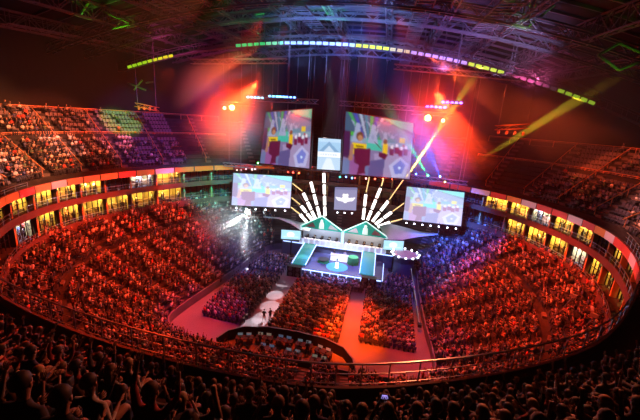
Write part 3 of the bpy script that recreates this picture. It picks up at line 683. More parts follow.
ring_rail('tier_railing', 160, 340, lambda i: (*outpt(i, US0+UD*UROWS+.3), UZ0+UDZ*UROWS), 1.0, 'railing along the top row of the right upper tier', bars=(1, .8), th=.09, m=MAT['orange_rail'])
for i0, i1, lb in ((120, 345, 'right'), (455, 690, 'left')):
    ring_rail('lodge_railing', i0, i1, lambda i: (*outpt(i, -1.0), 13.75), .75, f'thin metal railing on top of the {lb} middle fascia', step=8)
    ring_rail('tier_railing', i0, i1, lambda i: (*outpt(i, -1.65), ZR2+.55), .6, f'thin metal railing on top of the {lb} lowest fascia', step=8)
# aisle stairs + handrails
st_m = mat('stair_edge', (.16, .14, .14), .7)
mb = MB(); mb2 = MB()
def side_dir(i): return Vector((_t[i][0], _t[i][1], 0))
for i in AISLE:
    for k in range(LROWS):
        for h_ in (0, 1):
            t = LT*(k+.5*h_+.25)/LROWS; p = lowpt(i, t); wd = side_dir(i)*.5; z = LZ0+LDZ*k+LDZ*.5*h_
            if h_: 
                dp = (lowpt(i, LT*(k+1)/LROWS)-lowpt(i, LT*(k+.5)/LROWS)); q = Vector((*(lowpt(i, LT*(k+.75)/LROWS)), LZ0+LDZ*k+LDZ*.25))
                mb.bar(q-wd, q+wd, float(np.linalg.norm(dp)), LDZ*.5, up=(0, 0, 1))
    rng_k = range(UMAX if near_i(i) and (i < 160 or i > 640) else UROWS)
    for k in rng_k:
        q = Vector((*outpt(i, US0+UD*k+UD*.75), UZ0+UDZ*(k+1)+UDZ*.25)); wd = side_dir(i)*.5
        mb2.bar(q-wd, q+wd, UD*.5, UDZ*.5)
struct(mb.build('lower_aisle_stairs', st_m)); struct(mb2.build('upper_aisle_stairs', st_m))
an = {}
for i in AISLE:
    if not (150 < i < 340 or 460 < i < 660): continue
    side = 'right' if i < 400 else 'left'; an[side] = an.get(side, 0)+1
    kmax = UROWS; a = Vector((*outpt(i, US0), UZ0+UDZ)); b = Vector((*outpt(i, US0+UD*kmax), UZ0+UDZ*(kmax+1)-.66))
    root = empty('aisle_handrail', a, label=f'sloping handrail in the {"first" if an[side] == 1 else ordn[an[side]-1]} aisle of the {side} upper tier counted from the {"camera" if side=="right" else "stage"} end', cat='handrail', group=f'aisle handrails of the {side} upper tier')
    w = side_dir(i)*.55; t_ = MB(); t_.bar(w+Vector((0, 0, .95)), b-a+w+Vector((0, 0, .95)), .09); t_.build('top_rail', MAT['orange_rail'], root)
    for k in range(0, kmax, 2):
        t_ = MB(); p = (b-a)*((k+.4)/kmax)+w; t_.bar(p-Vector((0, 0, .1)), p+Vector((0, 0, .95)), .07); t_.build('post', MAT['orange_rail'], root)

# ------------------------------------------------------------------ people
def low_person(pose):
    b = MB()   # zone: 0 shirt 1 skin 2 trousers 3 hair
    if pose in ('stand', 'standup'):
        H = .95; hip = Vector((0, 0, H))
        for s in (-1, 1): b.tube([(s*.1, 0, H), (s*.12, .02, .5), (s*.13, 0, 0)], [.095, .07, .05], 4, 2)
    else:
        H = .50; hip = Vector((0, -.05, H))
        for s in (-1, 1): b.tube([(s*.1, -.05, H+.04), (s*.14, .40, H+.04), (s*.13, .42, .02)], [.09, .07, .05], 4, 2)
    sh = hip+Vector((0, .03, .50))
    b.tube([hip-Vector((0, 0, .05)), hip+Vector((0, 0, .25)), sh-Vector((0, 0, .03)), sh+Vector((0, 0, .04))], [.17, .17, .21, .08], 6, 0, sq=(1, .65))
    hd = sh+Vector((0, .03, .24))
    b.ball(hd, (.085, .10, .13), 6, 4, 1); b.ball(hd+Vector((0, -.025, .035)), (.098, .10, .115), 6, 4, 3)
    for s in (-1, 1):
        S = sh+Vector((s*.2, 0, -.03))
        if pose == 'up' or pose == 'standup': E = S+Vector((s*.10, .10, .22)); W = E+Vector((-s*.03, .06, .26))
        elif pose == 'one' and s == 1: E = S+Vector((s*.06, .2, .10)); W = E+Vector((-.05, .05, .27))
        elif pose == 'clap': E = S+Vector((s*.05, .15, -.2)); W = E+Vector((-s*.2, .18, .18))
        else: E = S+Vector((s*.05, .03, -.28)); W = E+Vector((-s*.06, .26, .04))
        b.tube([S, E], [.055, .045], 4, 0); b.tube([E, W, W+(W-E)*.35], [.042, .03, .035], 4, 1)
    V = np.array(b.v); F = b.f; zone_v = np.zeros(len(V), int)
    for f, m in zip(F, b.m):
        for q in f: zone_v[q] = m
    return V, F, zone_v
TPL = {p: low_person(p) for p in ('sit', 'up', 'one', 'clap', 'stand', 'standup')}
SHIRTS = [(.03, .03, .035), (.06, .06, .07), (.35, .33, .33), (.7, .7, .7), (.8, .8, .78), (.6, .08, .06), (.08, .10, .25), (.5, .45, .35), (.12, .2, .12), (.6, .55, .5), (.03, .03, .04), (.3, .3, .34)]
SKINS = [(.55, .33, .24), (.62, .40, .30), (.45, .27, .19), (.30, .17, .11)]
HAIRS = [(.03, .02, .015), (.08, .045, .025), (.16, .10, .05), (.30, .20, .10), (.02, .02, .02), (.45, .33, .18)]
crowd = []       # (x, y, z, heading, pose)
LOOK = np.array([.2, 55.])
def heading(p, nrm=None):
    d = LOOK-np.asarray(p); d /= np.linalg.norm(d)
    if nrm is not None: d = d*.5-nrm*.5
    return math.atan2(-d[0], d[1])+rng.normal(0, .15)
def visible(p, m=45):
    x, y, f = proj(p); return f > .3 and -m < x < 640+m and -m < y < 420+m
def aisle_near(i, w):
    d = min(min(abs(i-a), NU-abs(i-a)) for a in AISLE)
    return d < w
def row_points(fpos, idx, spacing):
    P = np.array([fpos(i % NU) for i in idx]); L = np.r_[0, np.cumsum(np.linalg.norm(np.diff(P, axis=0), axis=1))]
    for s in np.arange(spacing/2, L[-1], spacing):
        j = min(np.searchsorted(L, s), len(L)-1); f = (L[j]-s)/(L[j]-L[j-1]+1e-9)
        yield idx[j] % NU, P[j]*(f and (1-f) or 1)+P[j-1]*f if f else P[j]
def pick_pose(up=.06): 
    r = rng.random(); return 'up' if r < up else 'one' if r < up*2 else 'clap' if r < .35 else 'sit'
idxall = list(range(0, NU))+[0]
for k in range(LROWS):
    tt = LT*(k+.42)/LROWS; z = LZ0+LDZ*k
    for i, p in row_points(lambda i: lowpt(i, tt), idxall, .56):
        seg = float(np.linalg.norm(OUT[i]-OUT[(i+1) % NU])*(tt)+np.linalg.norm(INN[i]-INN[(i+1) % NU])*(1-tt))
        if aisle_near(i, .6/max(seg, .02)) or 340 < i < 450: continue
        occ = .93 if not (330 < i < 480) else .6
        if k == 12 : continue
        if rng.random() > occ or not visible((*p, z+.8)): continue
        pj = p+rng.normal(0, .11, 2); po = pick_pose(.20); crowd.append((pj[0], pj[1], z, heading(p, NRM[i]), 'standup' if rng.random() < .05 else po))
empties = []; near_u = []
for k in range(UMAX):
    s = US0+UD*(k+.55); z = UZ0+UDZ*(k+1)
    rg = idxall if k < UROWS else list(range(-160, 161))
    for i, p in row_points(lambda i: outpt(i, s), rg, .55):
        seg = float(np.linalg.norm(outpt(i, s)-outpt((i+1) % NU, s)))
        if aisle_near(i, .6/max(seg, .02)) or not visible((*p, z+.8)): continue
        if (k == 6 and 140 < i < 690) or 295 < i < 500: continue
        h = heading(p, NRM[i]); d = math.hypot(p[0]-CAMP[0], p[1]-CAMP[1])
        # how full this part of the tier is
        if i > 640 or i < 140: occ = .93
        elif i >= 560: occ = .88 if k < 10 else .45
        elif i >= 525: occ = .62-.05*max(0, k-2)
        elif i >= 490: occ = .35 if k < 5 else 0
        elif i >= 300: occ = 0
        elif i >= 225: occ = .06 if k > 4 else .3
        elif i >= 190: occ = .75 if k < 8 else .25
        else: occ = .88
        if (i > 630 or i < 150) and d < 40:
            if rng.random() < occ: near_u.append((p[0], p[1], z, h, i, k))
            continue
        if rng.random() < occ: crowd.append((p[0], p[1], z, h, pick_pose(.04)))
        else: empties.append((p[0], p[1], z, math.atan2(NRM[i][0], -NRM[i][1]), i, k))
# lodge guests and standing staff
for lev, z0 in ((0, ZR2), (1, 13.5)):
    for i, p in row_points(lambda i: outpt(i, .9), list(range(105, 700)), .8):
        if rng.random() < .5 and visible((*p, z0+1)): crowd.append((p[0]+rng.normal(0, .15), p[1]+rng.normal(0, .15), z0, heading(p), 'stand'))
# floor blocks
chairs = []
def block(q, rows, pitch=.52, occ=.96):
    A, B, C_, D = (np.array(v, float) for v in q)   # near-left, near-right, far-right, far-left
    for r in range(rows):
        f = r/(rows-1); a = A+(D-A)*f; b = B+(C_-B)*f; n = int(np.linalg.norm(b-a)/pitch)
        for j in range(n+1):
            p = a+(b-a)*j/n; chairs.append((p[0], p[1], 0, heading(p)*.6))
            if rng.random() < occ: crowd.append((p[0], p[1], 0, heading(p), pick_pose(.03)))
block([(-5.2, 35.3), (3.2, 35.3), (3.2, 48.2), (-5.2, 48.2)], 17)
block([(6.1, 36.6), (12.3, 36.6), (12.3, 51.0), (6.1, 49.6)], 18)
block([(-14.4, 36), (-9.2, 35.6), (-8.9, 48.9), (-15.0, 47.4)], 16)
block([(-4.6, 49.2), (5.0, 49.2), (5.0, 50.6), (-4.6, 50.6)], 3)
block([(-14.4, 50.6), (-9.2, 50.6), (-9.0, 57.0), (-13.6, 57.0)], 7, occ=.8)
block([(8.6, 52.2), (12.9, 52.2), (12.6, 55.3), (9.2, 55.3)], 5, occ=.8)
# build the countless spectators as one object
def merge_people(name, items, m):
    Vs = []; Fv = []; Fs = []; Cs = []; off = 0
    for (x, y, z, h, pose) in items:
        V, F, zn = TPL[pose]; sc_ = rng.uniform(.98, 1.2); c, s = math.cos(h), math.sin(h)
        W = V*sc_ ; W = np.stack([W[:, 0]*c-W[:, 1]*s+x, W[:, 0]*s+W[:, 1]*c+y, W[:, 2]+z], 1)
        pal = np.array([SHIRTS[rng.integers(len(SHIRTS))], SKINS[rng.integers(4)], (.05, .055, .08), HAIRS[rng.integers(6)]])
        Vs.append(W); Cs.append(pal[zn]); Fs.append((F, off)); off += len(V)
    me = bpy.data.meshes.new(name); V = np.concatenate(Vs).astype(np.float32)
    cache = {}
    loops = []; tot = []
    for F, o in Fs:
        k = id(F)
        if k not in cache: cache[k] = (np.array([q for f in F for q in f]), np.array([len(f) for f in F]))
        loops.append(cache[k][0]+o); tot.append(cache[k][1])
    loops = np.concatenate(loops).astype(np.int32); tot = np.concatenate(tot).astype(np.int32)
    me.vertices.add(len(V)); me.vertices.foreach_set('co', V.ravel())
    me.loops.add(len(loops)); me.loops.foreach_set('vertex_index', loops)
    me.polygons.add(len(tot)); me.polygons.foreach_set('loop_start', np.r_[0, np.cumsum(tot)[:-1]].astype(np.int32))
    me.update(calc_edges=True); me.validate()
    a = me.attributes.new('tint', 'FLOAT_COLOR', 'POINT'); C4 = np.ones((len(V), 4), np.float32); C4[:, :3] = np.concatenate(Cs); a.data.foreach_set('color', C4.ravel())
    me.materials.append(m); o = bpy.data.objects.new(name, me); COL.objects.link(o); return o
# ---- detailed figures (skin modifier skeletons) for the nearest spectators
def skin_body(pose):
    J = {}; E = []
    def j(n, p, r, par=None):
        J[n] = (Vector(p), r)
        if par: E.append((par, n))
    stand = pose in ('stand', 'cheer_stand'); H = .95 if stand else .52
    j('pel', (0, -.04, H), (.15, .12)); j('bel', (0, -.03, H+.17), (.14, .105), 'pel'); j('che', (0, -.02, H+.36), (.165, .12), 'bel'); j('nb', (0, 0, H+.50), (.065, .06), 'che')
    j('nk', (0, .015, H+.575), (.05, .05), 'nb'); j('hd', (0, .03, H+.66), (.075, .085), 'nk'); j('hc', (0, .03, H+.74), (.078, .095), 'hd'); j('ht', (0, .02, H+.80), (.055, .07), 'hc')
    hands = []
    for s, n in ((-1, 'l'), (1, 'r')):
        if stand:
            j('h'+n, (s*.10, -.03, H-.05), (.10, .10), 'pel'); j('k'+n, (s*.12, .02, .5), (.062, .065), 'h'+n); j('a'+n, (s*.13, -.02, .09), (.042, .045), 'k'+n); j('t'+n, (s*.15, .15, .035), (.04, .03), 'a'+n)
        else:
            j('h'+n, (s*.11, .02, H-.01), (.10, .095), 'pel'); j('k'+n, (s*.15, .42, H-.0), (.065, .065), 'h'+n); j('a'+n, (s*.14, .44, .10), (.042, .045), 'k'+n); j('t'+n, (s*.16, .60, .035), (.04, .03), 'a'+n)
        S = Vector((s*.185, -.02, H+.43)); j('s'+n, S, (.07, .065), 'che')
        if pose in ('cheer', 'cheer_stand'): El = S+Vector((s*.14, .10, .22)); W = El+Vector((-s*.02, .07, .25))
        elif pose == 'phone' : El = S+Vector((s*.04, .18, -.12)); W = El+Vector((-s*.12, .14, .19))
        elif pose == 'clap': El = S+Vector((s*.07, .12, -.24)); W = El+Vector((-s*.17, .20, .14))
        elif pose == 'wave' and s == 1: El = S+Vector((.16, .16, .14)); W = El+Vector((.05, .12, .22))
        else: El = S+Vector((s*.07, .0, -.28)); W = El+Vector((-s*.08, .25, .02))
        d = (W-El).normalized(); j('e'+n, El, (.045, .043), 's'+n); j('w'+n, W, (.027, .024), 'e'+n); j('p'+n, W+d*.075, (.036, .02), 'w'+n)
        hands.append((W, d, s))
    names = list(J); ix = {n: i for i, n in enumerate(names)}
    me = bpy.data.meshes.new('body'); me.from_pydata([J[n][0] for n in names], [(ix[a], ix[b]) for a, b in E], [])
    o = bpy.data.objects.new('tmp', me); COL.objects.link(o); md = o.modifiers.new('skin', 'SKIN'); md.use_smooth_shade = True
    o.modifiers.new('sub', 'SUBSURF').levels = 2; o.modifiers['sub'].render_levels = 2
    for i, n in enumerate(names):
        v = me.skin_vertices[0].data[i]; v.radius = J[n][1]; v.use_root = (n == 'pel')
    dg = bpy.context.evaluated_depsgraph_get(); ev = bpy.data.meshes.new_from_object(o.evaluated_get(dg))
    COL.objects.unlink(o); bpy.data.objects.remove(o)
    bm = bmesh.new(); bm.from_mesh(ev)
    # fingers, nose and ears joined into the body mesh
    ex = MB()
    for W, d, s in hands:
        side = d.cross(Vector((0, 1, .01))).normalized()
        if side.length < .1: side = Vector((1, 0, 0))
        pn = side.cross(d).normalized()
        for f, (off, ln) in enumerate(((-.030, .062), (-.010, .072), (.011, .068), (.030, .052))):
            a = W+d*.07+side*off; m1 = W+d*(.115)+side*off*1.25; m2 = m1+d*ln*.5+pn*.006+side*off*.2; tp = m2+d*ln*.42+pn*.018
            ex.tube([a, m1, m2, tp], [.010, .0095, .0085, .006], 6, 0)
        th = side*(-s if side.x*s > 0 else s)
        if th.length < .1: th = side
        ex.tube([W+d*.03+th*.02, W+d*.07+th*.055, W+d*.105+th*.068], [.014, .011, .008], 6, 0)
    hd = Vector((0, .03, H+.70))
    ex.tube([hd+Vector((0, .085, .03)), hd+Vector((0, .118, -.005)), hd+Vector((0, .095, -.02))], [.008, .015, .008], 6, 0)
    for s in (-1, 1):
        ex.ball(hd+Vector((s*.083, 0, -.005)), (.012, .022, .034), 8, 6, 0)
        ex.ball(hd+Vector((s*.032, .083, .02)), (.013, .010, .010), 8, 6, 4)
    ex.tube([hd+Vector((-.025, .09, -.055)), hd+Vector((0, .098, -.055)), hd+Vector((.025, .09, -.055))], .006, 5, 5)
    n0 = len(bm.faces); vs = [bm.verts.new(v) for v in ex.v]
    mi = {}
    for f, m in zip(ex.f, ex.m):
        try: nf = bm.faces.new([vs[q] for q in f]); mi[nf] = m
        except ValueError: pass
    Wl, Wr = J['wl'][0], J['wr'][0]; El_, Er = J['el'][0], J['er'][0]
    for f in bm.faces:
        f.smooth = True
        if f in mi: f.material_index = {0: 0, 4: 4, 5: 5}[mi[f]]; continue
        c = f.calc_center_median(); z = 0
        if c.z > H+.545 and abs(c.x) < .11: z = 0
        elif any((c-w).dot(w-e) > -.35*(w-e).length_squared and (c-w).length < .28 for w, e in ((Wl, El_), (Wr, Er))): z = 0
        elif c.z < .09: z = 3
        elif c.z < H-.02 or (not stand and c.z < H+.10 and c.y > .09): z = 2
        else: z = 1
        f.material_index = z
    bm.to_mesh(ev); bm.free(); midx = [p.material_index for p in ev.polygons]
    ev.materials.clear()
    for m in (skin_m, cloth_m, trouser_m, shoe_m, dark, mat('lips', (.4, .15, .12), .5)): ev.materials.append(m)
    ev.polygons.foreach_set('material_index', midx); ev.update()
    return ev, H
def hair_mesh(H, kind):
    b = MB(); c = Vector((0, .018, H+.735))
    R = Matrix.Rotation(.25, 3, 'X')
    b.ball(c+Vector((0, -.012, .01)), (.092, .108, .098), 14, 10, 0, R)
    if kind == 1:
        b.tube([c+Vector((0, -.06, .02)), c+Vector((0, -.085, -.08)), c+Vector((0, -.09, -.19)), c+Vector((0, -.08, -.27))], [.08, .085, .075, .03], 10, 0, sq=(1.1, .55))
    if kind == 2:     # cap
        b.tube([c+Vector((0, .05, .03)), c+Vector((0, .17, .02))], [.07, .055], 8, 0, sq=(.15, 1))
    if kind == 3: b.ball(c+Vector((0, -.11, .05)), (.04, .045, .045), 8, 6)
    # trim away what would cover the face
    m = b.mesh('hair', hair_m, smooth=True); bm = bmesh.new(); bm.from_mesh(m)
    bmesh.ops.delete(bm, geom=[v for v in bm.verts if v.co.y > c.y+.055 and v.co.z < c.z+.02 and kind != 2], context='VERTS'); bm.to_mesh(m); bm.free()
    return m
POSES = ['sit', 'cheer', 'clap', 'wave', 'phone', 'stand', 'cheer_stand']
BODY = {p: skin_body(p) for p in POSES}
HAIRM = {(p, k): hair_mesh(BODY[p][1], k) for p in POSES for k in range(4)}
PT = {'sit': 'arms lowered', 'cheer': 'both arms raised', 'clap': 'clapping', 'wave': 'one arm raised', 'phone': 'hands before the face', 'stand': 'standing upright', 'cheer_stand': 'standing arms raised'}
SHN = [((.02, .02, .025), 'black'), ((.06, .06, .075), 'charcoal'), ((.22, .22, .24), 'grey'), ((.6, .6, .6), 'white'), ((.3, .04, .04), 'maroon'), ((.04, .06, .2), 'navy')]
HN = [((.025, .02, .015), 'black'), ((.08, .045, .025), 'brown'), ((.2, .12, .06), 'chestnut'), ((.5, .36, .2), 'blond')]
def person(x, y, z, h, pose, label, group=None, shirt=None, hair=None, hk=0, sc_=1.):
    r_ = bpy.data.objects.new('person', BODY[pose][0]); COL.objects.link(r_); r_.location = (x, y, z); r_.rotation_euler = (0, 0, h); r_.scale = (sc_,)*3
    tag(r_, label, 'person', group); r_.color = (*(shirt or SHN[0][0]), 1)
    hh = bpy.data.objects.new('hair' if hk != 2 else 'cap', HAIRM[pose, hk]); COL.objects.link(hh); hh.parent = r_; hh.color = (*(hair or HN[0][0]), 1)
    return r_
# near seats (top shells visible from behind), copied one by one
def seat_meshes():
    p = MB(); p.box((0, -.02, .43), (.44, .42, .07)); p.box((0, .17, .415), (.44, .06, .09))
    b = MB(); pts = []
    for k in range(7):
        a = -1+2*k/6; b_x = .22*a; pts.append((b_x, -.30+.035*a*a))
    for k in range(6):
        (x0, y0), (x1, y1) = pts[k], pts[k+1]
        z1 = .86-.05*abs((-1+2*(k+.5)/6))**3
        b.poly([(x0, y0, .42), (x1, y1, .42), (x1, y1-.06, z1), (x0, y0-.06, z1)], (0, 1, .1), .035)
    f = MB(); f.box((0, -.15, .21), (.08, .2, .42)); f.box((0, -.15, .02), (.3, .3, .04))
    return p.mesh('seat_pan', seat_m), b.mesh('seat_back', seat_m), f.mesh('seat_frame', steel)
SM = seat_meshes()
def seat(x, y, z, h, label, group, parts=True):
    r_ = empty('stadium_seat', (x, y, z), h, label, 'seat', group)
    for nm, m in zip(('seat_pan', 'seat_back', 'seat_frame'), SM):
        o = bpy.data.objects.new(nm, m); COL.objects.link(o); o.parent = r_
    return r_
def simple_seat_arrays():
    b = MB(); b.box((0, 0, .43), (.44, .42, .07)); b.box((0, -.28, .64), (.44, .05, .46)); b.box((0, -.1, .2), (.08, .2, .4)); return b
# specific foreground spectators, found by where their heads are
def surf(px, py, hh):       # march the ray down to the height of heads on the near tier
    d = CF*FPX+CR*(px-320)-CU*(py-210); d /= np.linalg.norm(d)
    for t in np.arange(1.2, 60, .05):
        P = CAMP+d*t; dd = np.hypot(OUT[:, 0]-P[0], OUT[:, 1]-P[1]); i = int(np.argmin(dd)); s = float((P[:2]-OUT[i])@NRM[i])
        if s < US0: k = -1
        else: k = int((s-US0)/UD)
        z = UZ0+UDZ*(k+1)
        if P[2] <= z+hh: return P[0], P[1], z, i, k
    return None
SPEC = [(249, 394, 'sit', 1, (.16, .09, .05), 0, 'dark haired person in a dark jacket left of centre, highest head behind the rail'), (271, 396, 'sit', 0, HN[0][0], 0, 'person in black between two taller heads, left of centre'),
 (284, 394, 'sit', 1, HN[1][0], 1, 'long haired person in dark clothes just behind the balcony rail left of centre'), (278, 406, 'sit', 0, HN[2][0], 0, 'brown haired person in black at the bottom edge left of centre'),
 (302, 412, 'sit', 0, HN[0][0], 0, 'large dark head of a person in black, bottom edge just left of the middle'), (314, 404, 'sit', 5, HN[1][0], 0, 'person in navy at the bottom middle beside the large dark head'),
 (322, 397, 'clap', 1, HN[2][0], 0, 'brown haired person clapping at the bottom middle below the railing'), (346, 410, 'sit', 1, HN[1][0], 3, 'person with a small hair bun at the bottom, right of the middle'),
 (362, 412, 'sit', 0, (.3, .18, .1), 0, 'large round brown-haired head at the bottom edge right of the middle'), (388, 411, 'phone', 2, HN[2][0], 0, 'person holding a camera up before the face at the bottom right of middle'),
 (417, 412, 'sit', 1, (.35, .22, .12), 0, 'large light brown head at the bottom, right of the one holding a camera'), (436, 408, 'sit', 0, HN[0][0], 0, 'black haired person at the bottom, two heads right of the one filming'),
 (454, 411, 'sit', 0, HN[1][0], 0, 'dark haired person in black between a black haired and a grey haired one'), (483, 413, 'sit', 1, (.5, .42, .34), 0, 'grey-blond haired person at the bottom right'),
 (606, 404, 'sit', 2, (.55, .28, .16), 1, 'large reddish-blond long haired person at the bottom right corner'), (57, 352, 'cheer', 4, HN[1][0], 0, 'person with both arms thrown up in red light at the left'),
 (75, 366, 'wave', 4, HN[0][0], 0, 'person stretching a red-lit arm out towards the stage at the lower left'), (98, 358, 'cheer', 1, HN[1][0], 0, 'person with raised forearms right of the stretched arm, lower left'),
 (128, 364, 'sit', 3, HN[3][0], 0, 'blond person in white lit from the right at the lower left'), (30, 352, 'sit', 5, HN[0][0], 0, 'person in navy with a rim of blue light at the left edge'),
 (88, 385, 'sit', 3, HN[0][0], 0, 'person in a pale top with a blue-white rim light at the lower left'), (110, 371, 'sit', 2, HN[2][0], 1, 'long haired person in grey at the lower left rows'), (60, 400, 'sit', 0, HN[0][0], 2, 'person in a cap at the lower left corner'),
 (20, 385, 'sit', 1, HN[0][0], 0, 'broad dark back of a person at the bottom left corner'), (150, 392, 'cheer', 4, HN[1][0], 0, 'person in dark red raising both hands above the lower left rows')]
spec_pos = []
for (px, py, pose, si, hc, hk, lb) in SPEC:
    hh = BODY[pose][1]+.72; r_ = surf(px, py, hh)
    if not r_: continue
    x, y, z, i, k = r_
    spec_pos.append((x, y)); o = person(x, y, z, heading((x, y), NRM[i]), pose, lb, shirt=SHN[si][0], hair=hc, hk=hk)
    if pose == 'phone':
        M3 = Matrix.Rotation(o.rotation_euler.z, 3, 'Z'); q = Vector((x, y, z))+M3@Vector((0, .42, 1.1))
        b = MB(); b.box((0, 0, 0), (.16, .03, .1)); b.tube([(0, .015, 0), (0, .06, 0)], .03, 10); r2 = b.build('camera_body', dark); r2.name = 'camera'; r2.location = q; r2.rotation_euler.z = o.rotation_euler.z
        tag(r2, 'small camera with a lit violet display held up by a person at the bottom', 'camera'); b = MB(); b.box((0, -.02, 0), (.11, .01, .07)); b.build('display', gel('camdisp', (.4, .3, .9), 1.2), r2)
# the rest of the near rows: the nearest are individuals, the others belong to the crowd object
cand = [c for c in near_u if math.dist(c[:2], CAMP[:2]) > 1.7 and all(math.hypot(c[0]-a, c[1]-b) > .46 for a, b in spec_pos) and c[4] is not None]
cand = [c for c in cand if not (c[2]+1.3 > 26 and math.dist(c[:2], CAMP[:2]) < 4)]
inview = [c for c in cand if visible((c[0], c[1], c[2]+1.2), 5)]
inview.sort(key=lambda c: (c[0]-7)**2+c[1]**2+(c[2]-25)**2)
NI = 300-len(spec_pos)-30
keep = set(map(id, inview[:NI]))
rowname = lambda k: ordn[k] if k else 'front'
used = set()
for c in cand:
    x, y, z, h, i, k = c
    r = rng.random(); pose = 'sit' if r < .62 else 'clap' if r < .76 else 'cheer' if r < .88 else 'wave' if r < .94 else 'phone'
    if id(c) in keep:
        for tr in range(12):
          s = SHN[[0, 0, 1, 1, 2, 3, 4, 5][rng.integers(8)]]; hn = HN[[0, 0, 1, 1, 2, 3][rng.integers(6)]]; hk = int(rng.choice([0, 0, 0, 1, 3]))
          ii = i if i < 400 else i-NU; sec = int((ii+160)//27); 
          sw = f'{["first","second","third","fourth","fifth","sixth","seventh","eighth","ninth","tenth","eleventh","twelfth","thirteenth"][max(0,min(12, sec))]} block from left'
          lb = f'{hn[1]} haired person in {s[1]}, {PT[pose]}, {rowname(k)} upper row, {sw}'
          if lb not in used: break
          pose = ['sit', 'clap', 'cheer', 'wave', 'phone', 'sit'][rng.integers(6)]
        used.add(lb)
        person(x, y, z, h, pose, lb, 'spectators in the nearest upper rows', s[0], hn[0], hk, rng.uniform(.95, 1.05))
    else: crowd.append((x, y, z, h, {'sit': 'sit', 'clap': 'clap', 'cheer': 'up', 'wave': 'one', 'phone': 'clap'}[pose]))
# the nearest faces of the lower tier that show above the balcony edge become individuals too
fx = [proj((*outpt(i % NU, -1.05), 17.5)) for i in range(-170, 171)]
fx = [(a, b) for a, b, f in fx if f > 1]
def over_edge(p):
    x, y, f = proj(p)
    if not (4 < x < 636 and 0 < y < 418): return False
    near = min(fx, key=lambda q: abs(q[0]-x)); return y < near[1]-2
nl = sorted([c for c in crowd if c[2] < 9 and c[1] < 40 and over_edge((c[0], c[1], c[2]+1.0)) and c[4] != 'stand'], key=lambda c: (c[0]-7)**2+c[1]**2+(c[2]-26)**2)[:95]
nls = set(map(id, nl)); crowd = [c for c in crowd if id(c) not in nls]
LP = {'sit': 'sit', 'up': 'cheer', 'one': 'wave', 'clap': 'clap', 'standup': 'cheer_stand'}
for (x, y, z, h, po) in nl:
    dd = np.hypot(OUT[:, 0]-x, OUT[:, 1]-y); i = int(np.argmin(dd)); ii = i if i < 400 else i-NU; row = int(round((z-LZ0)/LDZ)) if z > .1 else -1; pose = LP[po]
    sec = ['far left', 'left', 'middle', 'right', 'far right'][int(np.clip((ii+120)//48, 0, 4))]
    for tr in range(14):
        s = SHN[rng.integers(6)]; hn = HN[rng.integers(4)]
        lb = f'{hn[1]} haired person in {s[1]}, {PT[pose]}, {rowname(row) if row >= 0 else "floor"} row of lower tier, {sec}'
        if lb not in used: break
        pose = ['sit', 'clap', 'cheer', 'wave', 'sit'][rng.integers(5)]
    used.add(lb); person(x, y, z, h, pose, lb, 'nearest spectators of the lower tier', s[0], hn[0], int(rng.choice([0, 0, 1])), rng.uniform(.98, 1.08))
people = merge_people('spectators', crowd, crowd_m)
tag(people, 'the huge crowd of spectators filling the tiers and the floor around the stage', 'crowd', kind='stuff')
print('crowd', len(crowd), 'near', len(cand), 'inview', len(inview), 'empties', len(empties))
# seats: nearest three hundred by themselves, the rest as one object
allseats = [(x, y, z, math.atan2(NRM[i][0], -NRM[i][1]), i, k, 1) for (x, y, z, h, i, k) in near_u]+[(*e, 0) for e in empties]
allseats = [s for s in allseats if visible((s[0], s[1], s[2]+.6), 5) and math.dist((s[0], s[1], s[2]+.7), CAMP) > 1.2]
allseats.sort(key=lambda s: (s[0]-7)**2+s[1]**2)
emp = [s for s in allseats if not s[6]][:110]; nr = [s for s in allseats if s[6]][:190]; ids = set(map(id, emp+nr))
for s in emp+nr:
    side = 'right' if s[0] > 7 else 'left'; ii = s[4] if s[4] < 400 else s[4]-NU
    lb = (f'empty dark seat, {rowname(s[5])} row, {ordn[min(15, abs(ii)//27)]} block of the {side} upper tier from the camera' if not s[6] else f'dark seat under a spectator, {rowname(s[5])} row, {ordn[min(15, abs(ii)//27)] if abs(ii) > 26 else "first"} block {side} of the camera')
    seat(s[0], s[1], s[2], s[3], lb, 'seats of the upper tier')
T = simple_seat_arrays(); TV = np.array(T.v)
def merge_seats(name, items, m):
    b = MB()
    for it in items:
        x, y, z, h = it[:4]; c, s = math.cos(h), math.sin(h); W = np.stack([TV[:, 0]*c-TV[:, 1]*s+x, TV[:, 0]*s+TV[:, 1]*c+y, TV[:, 2]+z], 1)
        b.add([tuple(v) for v in W], T.f)
    return b.build(name, m)
tag(merge_seats('stadium_seats', [s for s in allseats if id(s) not in ids], mat('seat_far', (.22, .2, .24), .5)), 'rows of small empty seats in the far parts of the upper tiers', 'seating', kind='stuff')
tag(merge_seats('floor_chairs', chairs, seat_m), 'dense rows of dark chairs under the audience on the arena floor', 'seating', kind='stuff')

